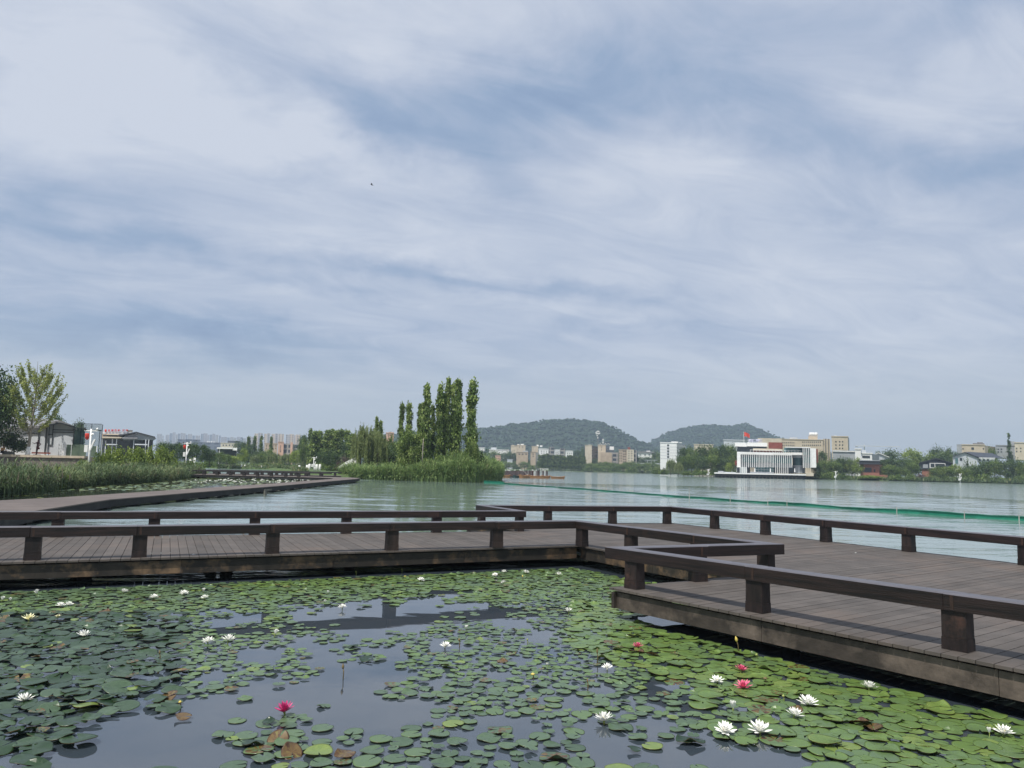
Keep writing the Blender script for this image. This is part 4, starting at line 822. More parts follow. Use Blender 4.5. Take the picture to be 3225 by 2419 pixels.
# the white finned lakeside building
def finned():
    Yf = 272.0; cv = c5; B = building('finned_building', 'white lakeside building hung with tall vertical white fins over glass', cv, 1400, Yf)
    P = lambda n, mt, rc, a, b, z=None: part(cv, n, mt, B, rc, a, b, z)
    P('deck_slab', 'white_paint', [(735, 1800, 592, 607)], Yf-5.5, Yf+8); P('deck_slab', 'cream_render', [(1800, 1890, 590, 625)], Yf-4.0, Yf+8)
    P('under_deck_shadow', 'glass_dark', [(745, 1790, 609, 640)], Yf-1.5, Yf+6, -.3)  # dark solid box added as the shadow beneath the deck slab
    for k in range(27): xx = 560+k*43; P('quay_pile', 'pile_concrete', [(xx, xx+14, 628, 640)], Yf-3.4, Yf-3.0, -.6)
    P('quay_beam', 'pile_concrete', [(555, 1700, 622, 630)], Yf-3.6, Yf-2.9)
    for r_ in [(1000, 1030, 512, 592), (1115, 1150, 512, 592), (1430, 1650, 512, 592), (1760, 1790, 512, 592)]: P('ground_floor_wall', 'glass_dark', [r_], Yf+1.6, Yf+9)
    P('ground_floor_wall', 'cream_render', [(1150, 1205, 525, 575)], Yf+1.2, Yf+9); P('ground_floor_wall', 'cream_render', [(1790, 1860, 532, 592)], Yf+1.2, Yf+9)
    P('glass_front', 'glass_teal', [(1205, 1430, 512, 592)], Yf+1.5, Yf+8); P('sill', 'pale_wall', [(1150, 1430, 576, 592)], Yf+1.1, Yf+1.45)
    for k in range(7): P('mullion', 'pale_wall', [(1212+k*34, 1214.5+k*34, 522, 578)], Yf+1.35, Yf+1.48)
    P('mullion', 'pale_wall', [(1206, 1429, 548, 551)], Yf+1.36, Yf+1.47)
    P('upper_wall', 'wall_dark', [(1003, 1640, 378, 521)], Yf+.45, Yf+12); P('glass_band', 'glass_teal', [(1060, 1640, 408, 470)], Yf+.30, Yf+.44)
    P('end_panel', 'white_paint', [(1000, 1042, 352, 522)], Yf-.3, Yf+.44)
    P('parapet', 'white_paint', [(1000, 1640, 349, 378)], Yf-.25, Yf+12); P('parapet', 'white_paint', [(1641, 1756, 352, 379)], Yf+.3, Yf+12)
    x = 1062
    while x < 1640:
        dense = 1215 < x < 1415; long_ = x < 1125 or 1425 < x < 1610; top = 346 if not dense else 380
        P('fin', 'white_paint', [(x-2.9, x+2.9, top, 640 if long_ else 523)], Yf-1.0, Yf-.27); x += 18 if dense else 23.5
    for k in range(5): P('fin', 'white_paint', [(1655+k*21, 1662+k*21, 350, 381)], Yf-.2, Yf+.28)
    # round glass corner
    c, _ = XZ(cv, 1700, 480, Yf+6); m = MB(); z = lambda y: XZ(cv, 1700, y, Yf+1)[1]; r_ = XZ(cv, 1765, 480, Yf+3)[0]-XZ(cv, 1640, 480, Yf+3)[0]; r_ /= 2
    m.lathe(c, Yf+5, [(r_, z(385)), (r_, z(380))][::-1] if False else [(r_, z(592)), (r_, z(520))], 28); m.build('rotunda_base', 'pale_wall', B)
    m = MB(); m.lathe(c, Yf+5, [(r_+.25, z(519.5)), (r_+.25, z(498))], 28); m.build('rotunda_band', 'grey_render', B)
    m = MB(); m.lathe(c, Yf+5, [(r_, z(497.5)), (r_, z(410))], 28); m.build('rotunda_glass', 'glass_teal', B)
    m = MB(); m.lathe(c, Yf+5, [(r_+.2, z(409.5)), (r_+.2, z(382))], 28); m.build('rotunda_band', 'grey_render', B)
    for k in range(13):
        a = math.pi+k*math.pi/12; m = MB(); m.obox(c+math.cos(a)*(r_+.05), Yf+5+math.sin(a)*(r_+.05), a, .1, .1, z(590), z(411)); m.build('mullion', 'dark_frame', B)
    # right wing
    P('wing_wall', 'wall_dark', [(1762, 1850, 300, 528)], Yf+1.2, Yf+12); P('glass_band', 'glass_teal', [(1765, 1850, 400, 470), (1765, 1850, 310, 380)], Yf+1.05, Yf+1.19)
    for k in range(5): P('fin', 'white_paint', [(1765+k*21, 1772+k*21, 295, 530)], Yf+.2, Yf+.95)
    P('roof_ring', 'white_paint', [(1560, 1850, 286, 295)], Yf+.3, Yf+12); P('glass_top', 'glass_teal', [(1545, 1761, 296, 348)], Yf+3.0, Yf+11)
    P('end_wall', 'white_paint', [(1851, 1918, 302, 525)], Yf+.8, Yf+12); P('side_panel', 'brown_panel', [(1919, 1940, 312, 470)], Yf+2.8, Yf+12)
    # roof terrace and upper blocks
    P('terrace_rail', 'white_paint', [(1150, 1530, 322, 325.5), (1540, 1740, 328, 331)], Yf+1.0, Yf+1.12)
    for k in range(16): P('terrace_rail_post', 'white_paint', [(1152+k*37, 1155+k*37, 322, 349)], Yf+1.0, Yf+1.1)
    P('terrace_wall', 'brown_panel', [(1160, 1530, 330, 348)], Yf+5, Yf+11)
    P('upper_block', 'cream_render', [(1186, 1527, 306, 329)], Yf+3.2, Yf+12)
    P('top_band', 'white_paint', [(975, 1112, 237, 281), (1116, 1350, 235, 280)], Yf+3.5, Yf+14); P('top_pier', 'cream_render', [(1352, 1364, 233, 306)], Yf+3.3, Yf+14)
    P('upper_glass', 'glass_dark', [(1003, 1185, 282, 345), (1187, 1340, 282, 305)], Yf+4.2, Yf+13)
    P('brown_block', 'brown_panel', [(1365, 1528, 233, 305)], Yf+3.3, Yf+14)
    P('side_box', 'brown_panel', [(975, 999, 445, 500)], Yf+2, Yf+6)
    P('quay_kiosk', 'grey_render', [(780, 845, 565, 590)], Yf+3, Yf+7); P('planter', 'pale_wall', [(850, 985, 578, 590)], Yf+1, Yf+2)
    # roof letters: four lilac white characters
    for i, (ch, x) in enumerate((('湖', 1131), ('滨', 1172), ('园', 1217), ('馆', 1256))):
        X0, Z0 = XZ(cv, x, 234, Yf+4); X1, Z1 = XZ(cv, x+36, 197, Yf+4)
        letter(ch, (Z1-Z0)*1.02, .12, .035, (X0, Yf+4.0, Z0+.18*(Z1-Z0)), 'sign_lilac', B)
finned()
for x in (1207, 1388, 1671):   # closed white parasols on its deck
    X, Z = XZ(c5, x, 590, 268); m = MB(); H_ = 1.5; m.lathe(X, 268, [(.03, Z), (.03, Z+.35), (.22, Z+.4), (.12, Z+H_), (.01, Z+H_+.2)], 8)
    tag(m.build('closed_parasol', 'white_paint'), 'folded white parasol on the finned building terrace, '+{1207: 'before the cream wall', 1388: 'before the glass front', 1671: 'before the round corner'}[x], 'parasol', 'folded parasols on the lakeside terrace')

def simple_block(name, label, cv, front, side, ytop, ybot, Yf, Yb, wall, sidewall=None, wins=(), roofstuff=(), zmin=.5, group=None, cat='building', winmat='glass_dark', flatroof=True):
    """block seen with its front face and, when side=(x1,x2), a flank running back"""
    x0, x1 = front; B = building(name, label, cv, (x0+x1)/2, Yf, cat, group); m = MB()
    X0, _ = XZ(cv, x0, (ytop+ybot)/2, Yf); X1, _ = XZ(cv, x1, (ytop+ybot)/2, Yf); Zt = XZ(cv, (x0+x1)/2, ytop, Yf)[1]; Zb = XZ(cv, (x0+x1)/2, ybot, Yf)[1] if zmin is None else zmin
    s_ = skew(X0, X1, Yf, Yb); m.prism([(X0, Yf), (X1, Yf), (X1+s_, Yb), (X0+s_, Yb)], Zb, Zt); m.build('wall', wall, B)
    if side:
        X2, _ = XZ(cv, side, (ytop+ybot)/2, Yb); m = MB(); e = .02
        m.prism([(X1+e, Yf+.05), (X2, Yb), (X1+e+s_, Yb)], Zb, Zt-.03); m.build('flank', sidewall or wall, B)
    if flatroof: m = MB(); m.prism([(X0-.25, Yf-.25), (X1+.25, Yf-.25), (X1+.25+s_, Yb), (X0-.25+s_, Yb)], Zt+.01, Zt+.4); m.build('roof_edge', wall, B)
    for (xs, ys, w_, h_) in wins: windows(cv, B, xs, ys, w_, h_, Yf, winmat)
    for (rx0, rx1, ry0, ry1, mt) in roofstuff: part(cv, 'rooftop_box', mt, B, [(rx0, rx1, ry0, ry1)], Yf+1.5, Yf+6)
    return B
simple_block('white_block', 'white block with one column of small windows left of the wood', c5, (108, 300), 405, 240, 480, 430, 452, 'white_paint', 'balcony_white', [([200], [267, 303, 337, 370, 403], 23, 19)], [(235, 318, 224, 239, 'white_paint'), (330, 360, 232, 240, 'white_paint')])
part(c5, 'seam', 'grey_render', bpy.data.objects['white_block'], [(110, 299, y, y+1.6) for y in (284, 318, 352, 386, 420)], 429.9, 430.02)
simple_block('low_white_building', 'low white flat roof showing above the wood beside the white block', c5, (500, 722), None, 262, 300, 440, 450, 'cream_render')
simple_block('green_roof_building', 'long pale green flat roof rising behind the wood under the red flag', c5, (845, 1140), None, 212, 300, 360, 372, 'pale_wall', None, (), [(880, 1135, 206, 213, 'green_mesh')])
# flag
def flag():
    X, Z0 = XZ(c5, 1080, 212, 358); _, Z1 = XZ(c5, 1080, 108, 358)
    F_ = empty('flagpole', 'red flag flying on a thin pole before the second hill', 'flag', (X, 358, Z0)); m = MB(); m.tube([(X, 358, Z0-2), (X, 358, Z1)], [.12, .08], 6); m.build('pole', 'white_paint', F_)
    m = MB(); n = 10; W_ = 2.6; H_ = 1.9; vs = []; 
    for i in range(n+1):
        for j in range(5): vs.append((X+.1+W_*i/n, 358+.35*math.sin(i*.9), Z1-.2-H_*j/4-.9*(i/n)**1.5+.15*math.sin(i*1.1+j)))
    m.add(vs, [(i*5+j, i*5+j+1, (i+1)*5+j+1, (i+1)*5+j) for i in range(n) for j in range(4)]); m.build('banner', 'flag_red', F_)
flag()
B = simple_block('institute_building', 'long beige institute with two rows of small windows behind the finned building', c5, (1245, 2000), None, 201, 330, 400, 430, 'beige_render', None,
    [([1534+i*21 for i in range(7)], [236, 268], 9, 15), ([1764+i*22.5 for i in range(10)], [230, 267], 10, 15)])
part(c5, 'plain_wing', 'cream_render', B, [(1240, 1520, 190, 260)], 397, 399.9); part(c5, 'stair_tower', 'beige_render', B, [(1828, 1935, 160, 202)], 402, 410); 
for x in (1858, 1882, 1915):
    X, Z = XZ(c5, x, 158, 404); m = MB(); m.lathe(X, 404, [(.95 if x < 1900 else 1.0, Z), (.95 if x < 1900 else 1.0, Z+1.5), (.6, Z+1.75)], 14); m.build('water_tank', 'white_paint', B, True)
part(c5, 'rooftop_plant', 'pale_wall', B, [(1610, 1650, 176, 202), (1655, 1672, 172, 202), (1680, 1700, 176, 202), (1475, 1520, 188, 202)], 402, 406)
part(c5, 'ribbed_link', 'ribbed_beige', B, [(2001, 2082, 192, 400)], 401, 425, .5)
simple_block('beige_tower', 'plain beige end tower with nine small square windows right of the institute', c6, (70, 252), 266, 162, 420, 395, 408, 'beige_render', 'grey_render', [([116, 158, 190], [216, 253, 290], 14, 15)], [(95, 124, 148, 163, 'white_paint')])
B = simple_block('grey_hall', 'low grey hall with white roof edge in front of the beige tower', c6, (82, 328), None, 325, 470, 312, 325, 'grey_render'); part(c6, 'roof_trim', 'white_paint', B, [(78, 330, 319, 328)], 311.6, 311.95)
simple_block('white_stair_tower', 'narrow white tower wall beside the grey hall', c6, (331, 396), None, 303, 480, 310, 318, 'white_paint')
B = simple_block('white_cube_house', 'white cube house with one wide dark window above the brick house', c6, (400, 520), 600, 350, 480, 311, 322, 'white_paint', 'grey_render', [([452], [385], 86, 28)])
part(c6, 'roof_rail', 'pale_wall', B, [(400, 520, 325, 328)], 310.9, 311); part(c6, 'upper_box', 'pale_wall', B, [(400, 448, 308, 348)], 313, 318)
B = building('crane', 'distant tower crane with long horizontal jib above the trees', c6, 430, 800, 'crane'); part(c6, 'jib', 'crane_white', B, [(330, 830, 264, 270)], 800, 801.5); part(c6, 'mast', 'crane_white', B, [(428, 440, 250, 420)], 802, 803.6); part(c6, 'counterweight', 'grey_render', B, [(330, 362, 262, 278)], 799, 800)
def gable_house(name, label, cv, xl, xr, xa, ya, yl, yr, yb, Yf, Yb, wall, roof, over=8, cat='house', zmin=None):
    B = building(name, label, cv, xa, Yf, cat); m = MB(); pts = [XZ(cv, xl, yl, Yf), XZ(cv, xa, ya, Yf), XZ(cv, xr, yr, Yf), XZ(cv, xr, yb, Yf), XZ(cv, xl, yb, Yf)]
    if zmin is not None: pts[3] = (pts[3][0], zmin); pts[4] = (pts[4][0], zmin)
    pxz(m, pts, Yf, Yb); m.build('wall', wall, B); t = .28
    s1 = (ya-yl)/(xa-xl); s2 = (yr-ya)/(xr-xa)
    a, b, c = XZ(cv, xl-over, yl-s1*over, Yf), XZ(cv, xa, ya, Yf), XZ(cv, xr+over, yr+s2*over, Yf)
    m = MB(); pxz(m, [(a[0], a[1]+.03), (b[0], b[1]+.03), (b[0], b[1]+.03+t), (a[0], a[1]+.03+t)], Yf-.6, Yb+.3); pxz(m, [(b[0], b[1]+.031), (c[0], c[1]+.03), (c[0], c[1]+.03+t), (b[0], b[1]+.031+t)], Yf-.6, Yb+.3); m.build('roof', roof, B)
    return B
B = gable_house('dark_gabled_house', 'dark slate gabled house with a white framed window over a brick base', c6, 1040, 1400, 1222, 408, 455, 458, 522, 288, 302, 'roof_slate', 'roof_dark')
part(c6, 'white_window_frame', 'white_paint', B, [(1160, 1336, 455, 461), (1160, 1170, 461, 505), (1330, 1336, 461, 480), (1160, 1240, 503, 511), (1215, 1222, 461, 503)], 287.7, 287.98); part(c6, 'window', 'glass_dark', B, [(1171, 1329, 462, 502)], 287.85, 287.97)
part(c6, 'window', 'grey_render', B, [(1085, 1140, 468, 510)], 287.85, 287.97); part(c6, 'brick_base', 'brick', B, [(1075, 1200, 523, 620)], 288.4, 300, .4)
B = gable_house('white_gabled_house', 'white gabled house with a long dark slate roof near the pointed conifer', c6, 1418, 1690, 1545, 338, 382, 392, 460, 310, 340, 'pale_wall', 'roof_slate', zmin=.8)
X0, Z0 = XZ(c6, 1545, 336, 312); X1, Z1 = XZ(c6, 1990, 390, 340); m = MB(); e = XZ(c6, 1690, 396, 309.5); e2 = XZ(c6, 1890, 392, 330)
m.add([(X0, 311, Z0+.3), (XZ(c6, 1860, 345, 335)[0], 335, XZ(c6, 1860, 345, 335)[1]), (XZ(c6, 1990, 392, 335)[0], 335, XZ(c6, 1990, 398, 335)[1]), (e[0], 309.4, e[1])], [(3, 2, 1, 0)]); m.build('long_roof', 'roof_slate', B)
part(c6, 'long_wall', 'pale_wall', B, [(1692, 1885, 402, 440)], 312, 330); part(c6, 'eave_trim', 'white_paint', B, [(1690, 1890, 394, 401)], 311.2, 311.6); windows(c6, B, [1720, 1765, 1810], [420], 20, 24, 312); windows(c6, B, [1510], [412], 28, 34, 310); part(c6, 'blue_door_panel', 'glass_teal', B, [(1445, 1478, 398, 460)], 309.8, 309.97)
gable_house('white_gable_roof_house', 'small house with bright pale gable roof behind the white cube house', c6, 535, 700, 580, 345, 368, 392, 420, 330, 350, 'pale_wall', 'white_paint', 4)
B = simple_block('brick_house', 'red brick lakeside house with dark flat roof and one wide opening', c6, (385, 600), 665, 470, 600, 284, 296, 'brick', 'brick', [([475], [530], 76, 50), ([547], [540], 16, 32), ([425], [543], 26, 18)], (), .4, flatroof=False)
part(c6, 'flat_roof', 'roof_dark', B, [(378, 605, 430, 469)], 282.5, 296); part(c6, 'roof_trim', 'grey_render', B, [(376, 607, 422, 430)], 282.2, 296.3); part(c6, 'brick_terrace', 'brick', B, [(500, 690, 585, 610)], 279.5, 283.8, .3)
B = simple_block('beige_flat_block', 'beige flat roofed block with grey roof boxes behind the white gabled house', c6, (1520, 1775), 1895, 255, 345, 380, 395, 'beige_render', 'beige_render', [([1533, 1760], [295], 15, 14), ([1640], [292], 30, 26)], [(1640, 1770, 232, 256, 'roof_grey'), (1690, 1755, 222, 234, 'roof_grey')], None)
part(c6, 'stair_flank', 'grey_render', B, [(1462, 1519, 245, 345)], 381, 394)
simple_block('far_right_block', 'cream block with a grey flank at the right frame edge beyond the conifer', c6, (2110, 2330), None, 232, 420, 372, 390, 'cream_render', None, [([2130, 2175], [290, 325], 14, 14)], [(2140, 2200, 222, 233, 'roof_grey')], None)
simple_block('grey_slope_block', 'grey block with sloping stair between the conifer and the cream block', c6, (1900, 2108), None, 262, 400, 385, 398, 'grey_render', None, [([1925, 1960], [300, 330], 18, 14)], [(2060, 2108, 212, 262, 'grey_render')], None)
simple_block('red_brick_hut', 'small cream and brick hut among bushes at the right frame edge', c6, (2165, 2300), None, 495, 560, 280, 288, 'cream_render', None, [([2190], [515], 30, 20)], [(2160, 2300, 486, 496, 'brick')], None)

# the middle shore
sb = simple_block
sb('cream_block', 'cream block with roof boxes at the foot of the hill, nearest the island', c4, (402, 470), None, 385, 470, 640, 655, 'cream_render', None, [], [(410, 440, 374, 386, 'cream_render')])
sb('cream_block', 'taller cream block with white rooftop tanks at the foot of the hill', c4, (471, 570), None, 380, 470, 638, 655, 'beige_render', None, [([500, 540], [400], 5, 22)], [(475, 500, 365, 381, 'white_paint'), (515, 552, 362, 381, 'white_paint')])
sb('grey_brick_block', 'grey brown block with red awnings behind the pier', c4, (465, 600), None, 460, 600, 610, 622, 'tan_render', None, [([500, 540, 580], [480], 16, 12)], [(540, 600, 440, 461, 'grey_render')])
sb('tan_block', 'tan block with ribbed right side behind the pier', c4, (630, 690), 728, 458, 600, 606, 620, 'tan_render', 'ribbed_beige', [([660], [480, 505], 12, 10)], [])
sb('cream_tower', 'narrow cream tower with white rooftop tanks left of the white blocks', c4, (645, 718), None, 392, 470, 636, 648, 'beige_render', None, [([660], [410, 430], 6, 8)], [(700, 725, 372, 393, 'white_paint'), (740, 768, 378, 396, 'white_paint')])
for i, (a, b, t, n) in enumerate(((724, 838, 422, 'first'), (842, 902, 404, 'second'), (906, 968, 432, 'third'), (972, 1030, 420, 'fourth'), (1034, 1122, 446, 'last'))):
    sb('white_lakeside_block', f'{n} of the low white blocks before the hill, counted from the left', c4, (a, b), None, t, 540, 632+i, 645, 'white_paint' if i % 2 == 0 else 'balcony_front', None, [([a+(b-a)*.3, a+(b-a)*.55, a+(b-a)*.8], [t+24, t+46], 10, 9)] if i % 2 == 0 else [], [(a+10, b-20, t-8, t+1, 'grey_render')], group='low white blocks before the hill')
sb('white_shed', 'row of low white roofs left of the cream blocks', c4, (30, 95), None, 408, 440, 650, 660, 'white_paint'); sb('white_shed', 'long low white roof beside the cream blocks', c4, (150, 380), None, 432, 452, 650, 660, 'white_paint', None, [], [(170, 235, 402, 433, 'pale_wall')])
sb('small_brick_hut', 'small reddish hut beside the island reeds on the far shore', c4, (222, 282), None, 500, 580, 612, 620, 'pink_render', None, [([240, 262], [530], 10, 10)])
sb('small_white_hut', 'small white hut with arched front on the far shore', c4, (360, 420), None, 545, 600, 606, 615, 'pale_wall')
B = sb('apartment_block', 'beige apartment block with blank end wall, leftmost of three below the hill', c4, (1262, 1342), 1410, 380, 600, 560, 585, 'cream_render', 'balcony_front', [([1346], [410, 440, 470, 500], 8, 14)], [(1300, 1335, 372, 381, 'white_paint')])
B = sb('apartment_block', 'beige apartment block with antennas, middle of three below the hill', c4, (1412, 1502), 1600, 380, 600, 556, 585, 'beige_render', 'balcony_front', [([1455], [400, 430], 5, 20)], [(1548, 1598, 392, 430, 'white_paint')])
part(c4, 'front_annex', 'tan_render', B, [(1442, 1575, 460, 600)], 548, 555.9, .5); part(c4, 'annex_flank', 'balcony_front', B, [(1576, 1648, 460, 600)], 549, 555.8, .5)
for k in range(9): x = 1425+k*15; part(c4, 'antenna', 'pale_wall', B, [(x, x+1.6, 350 if k % 2 else 362, 380)], 560, 560.3); part(c4, 'antenna_panel', 'white_paint', B, [(x-2.5, x+4, 352 if k % 2 else 364, 362 if k % 2 else 371)], 559.6, 559.95)
part(c4, 'mast', 'pale_wall', B, [(1470, 1473, 300, 380)], 561, 561.5)
for y in (305, 322, 340): part(c4, 'antenna_panel', 'white_paint', B, [(1462, 1482, y, y+7)], 560.4, 560.9)
B = sb('apartment_block', 'tan apartment block with windowed bay, rightmost of three below the hill', c4, (1655, 1748), None, 432, 610, 545, 565, 'tan_render', None, [([1665, 1685], [470, 500, 530, 560], 9, 12), ([1710, 1730], [450, 480, 510, 540, 570], 14, 12)], [])
part(c4, 'window_bay', 'cream_render', B, [(1750, 1830, 428, 610)], 543.5, 560, .5); windows(c4, B, [1772, 1805], [445, 472, 500, 528, 556], 12, 10, 543.5); part(c4, 'stair_head', 'brown_panel', B, [(1758, 1788, 400, 427)], 547, 553); part(c4, 'flank', 'balcony_front', B, [(1831, 1862, 436, 560)], 546, 560, .5)
B = sb('white_hillfoot_house', 'wide white house with brown roof beneath the saddle of the hills', c4, (1880, 2040), None, 468, 540, 600, 612, 'white_paint', None, [([1905, 1960, 2010], [490], 20, 10)], [(1975, 2020, 440, 452, 'white_paint')]); part(c4, 'roof', 'roof_grey', B, [(1872, 2070, 450, 467)], 599.4, 612.5)
# telecom mast
def mast():
    X, Z0 = XZ(c4, 1408, 620, 590); _, Z1 = XZ(c4, 1408, 210, 590); T_ = empty('telecom_mast', 'thin lattice mast carrying white drum antennas against the hill', 'mast', (X, 590, .8)); m = MB()
    for dx, dy in ((-.5, -.5), (.5, -.5), (.5, .5), (-.5, .5)): m.tube([(X+dx*1.6, 590+dy*1.6, .5), (X+dx*.6, 590+dy*.6, Z1)], .10, 4)
    for k in range(14): z = Z1*k/14; m.tube([(X-.7, 589.3, z), (X+.7, 589.3, z+Z1/14)], .07, 4)
    m.build('lattice', 'roof_grey', T_)
    for x, y in ((1390, 232), (1400, 222), (1412, 215), (1424, 218), (1432, 238), (1395, 243), (1409, 240), (1420, 244), (1404, 265), (1412, 290)):
        Xa, Za = XZ(c4, x, y, 589); m = MB(); m.lathe(Xa, 589, [(.36, Za-.45), (.36, Za+.45)], 8); m.build('drum_antenna', 'white_paint', T_)
mast()
for i, x in enumerate((1988, 2066)):   # road lamps on the causeway
    X, Z1 = XZ(c4, x, 552, 530); L_ = empty('street_lamp', ['left', 'right'][i]+' of two double-armed street lamps on the causeway', 'street lamp', (X, 530, .8), 'street lamps on the causeway'); m = MB(); m.tube([(X, 530, .5), (X, 530, Z1)], .12, 6); m.build('pole', 'pale_wall', L_)
    m = MB(); m.box(X-2.2, X+2.2, 529.9, 530.1, Z1, Z1+.2); m.build('arm', 'pale_wall', L_)
tag(part(c4, 'causeway_parapet', 'pale_wall', None, [(1835, 2135, 586, 596)], 540, 541), 'long pale causeway parapet running behind the shore bushes', 'parapet')

# skyline on the left
sk = [(-30, 40, 118, 0), (42, 62, 140, 0), (90, 142, 130, 0), (146, 188, 108, 2), (186, 228, 95, 0), (232, 262, 124, 0), (262, 296, 112, 2), (300, 330, 102, 0), (332, 368, 108, 0), (372, 398, 128, 2), (402, 430, 122, 0), (432, 458, 118, 0), (462, 500, 142, 2), (508, 545, 140, 0), (548, 572, 138, 0), (582, 618, 116, 2), (616, 672, 110, 0), (674, 696, 130, 0), (702, 742, 126, 2), (738, 784, 116, 0), (788, 826, 132, 0), (834, 858, 140, 2), (864, 900, 158, 0), (902, 946, 160, 0), (950, 986, 168, 2), (990, 1040, 162, 0), (1046, 1078, 170, 0), (1084, 1130, 158, 0), (1134, 1170, 164, 2), (1172, 1212, 178, 0)]
for i, (a, b, t, k) in enumerate(sk):
    Y = 2150+(i*37 % 5)*45; B = building('tower_block', f'{ORD[i]} pale tower from the left in the hazy skyline beyond the left wood', cb, (a+b)/2, Y, group='hazy towers on the skyline')
    part(cb, 'tower', ['tower_haze', '', 'tower_slate'][k], B, [(a, b, t, 330)], Y, Y+22, -1); part(cb, 'stair_head', 'pale_wall', B, [(a+(b-a)*.3, a+(b-a)*.62, t-6, t+1)], Y+4, Y+14)
for i, (a, b, t) in enumerate([(1222, 1318, 158), (1328, 1378, 112), (1380, 1442, 104), (1466, 1500, 116), (1502, 1548, 110), (1568, 1612, 118), (1614, 1660, 112), (1664, 1740, 118), (1768, 1812, 126), (1816, 1880, 122), (1884, 1900, 134), (1902, 1968, 128)]):
    Y = 1250+(i*31 % 4)*30; B = building('tower_block', f'{ORD[i]} warm beige tower from the left, above the pink apartment house', cb, (a+b)/2, Y, group='beige towers above the park')
    part(cb, 'tower', 'tower_warm' if i % 2 else 'tower_haze', B, [(a, b, t, 330)], Y, Y+16, -1); part(cb, 'stair_head', 'pale_wall', B, [(a+(b-a)*.25, a+(b-a)*.6, t-6, t+1)], Y+3, Y+9)
sb('long_slate_building', 'long dark slate building in front of the hazy towers', cb, (258, 578), None, 200, 300, 900, 930, 'shed_slate', None, [], [(380, 470, 190, 201, 'shed_slate')], -1)
sb('long_slate_building', 'lower long dark slate building with white boxes on its roof', cb, (500, 860), None, 240, 320, 860, 890, 'shed_slate', None, [], [(672, 690, 218, 241, 'white_paint'), (700, 716, 222, 241, 'white_paint'), (726, 742, 216, 241, 'white_paint'), (760, 780, 224, 241, 'white_paint')], -1)
sb('slate_roof_hall', 'hall with grey pitched roof and cream walls left of the park', cb, (862, 1090), None, 248, 340, 700, 720, 'cream_render', None, [([900, 940, 985, 1030], [275], 18, 18)], [(960, 1130, 214, 247, 'roof_slate')], -1)
B = sb('white_pavilion', 'white flat roofed pavilion with slim columns across the lagoon', cb, (822, 1085), None, 322, 400, 262, 270, 'roof_dark', None, [], [], .8, flatroof=False); part(cb, 'roof_slab', 'white_paint', B, [(810, 1025, 306, 326)], 258, 268); part(cb, 'roof_slab', 'white_paint', B, [(1026, 1092, 312, 348)], 259.5, 268)
for x in (838, 845): part(cb, 'column', 'white_paint', B, [(x, x+6, 327, 395)], 258.4, 258.8, .8)
B = sb('pink_apartment_house', 'pink rendered apartment house with dark balcony rows across the park', cb, (1662, 1738), None, 236, 400, 470, 490, 'pink_render', None, [([1694], [285, 312, 340, 362], 14, 12)], [(1665, 1690, 228, 237, 'pink_render')], .8)
part(cb, 'balcony_front', 'balcony_front', B, [(1739, 1832, 252, 370), (1866, 1990, 262, 372)], 472, 489, .8); part(cb, 'stair_bay', 'pink_render', B, [(1833, 1865, 234, 400)], 469.5, 489, .8)
sb('cream_house', 'cream house glimpsed between trees left of the pink apartment house', cb, (1480, 1650), None, 255, 380, 480, 495, 'tan_render', None, [([1500, 1540, 1590, 1630], [285, 320], 12, 14)], [], .8)
sb('brown_tower', 'brown tower glimpsed through the island poplars', c3, (1388, 1440), None, 838, 1010, 420, 432, 'tower_warm', None, [], [(1398, 1430, 795, 838, 'roof_slate')], .8)
sb('brown_tower', 'brown flat topped house seen over the trees beside the island willow', c3, (612, 700), None, 790, 900, 480, 492, 'pink_render', None, [([640, 670], [810], 14, 10)], [(640, 690, 776, 790, 'tan_render')], .8)

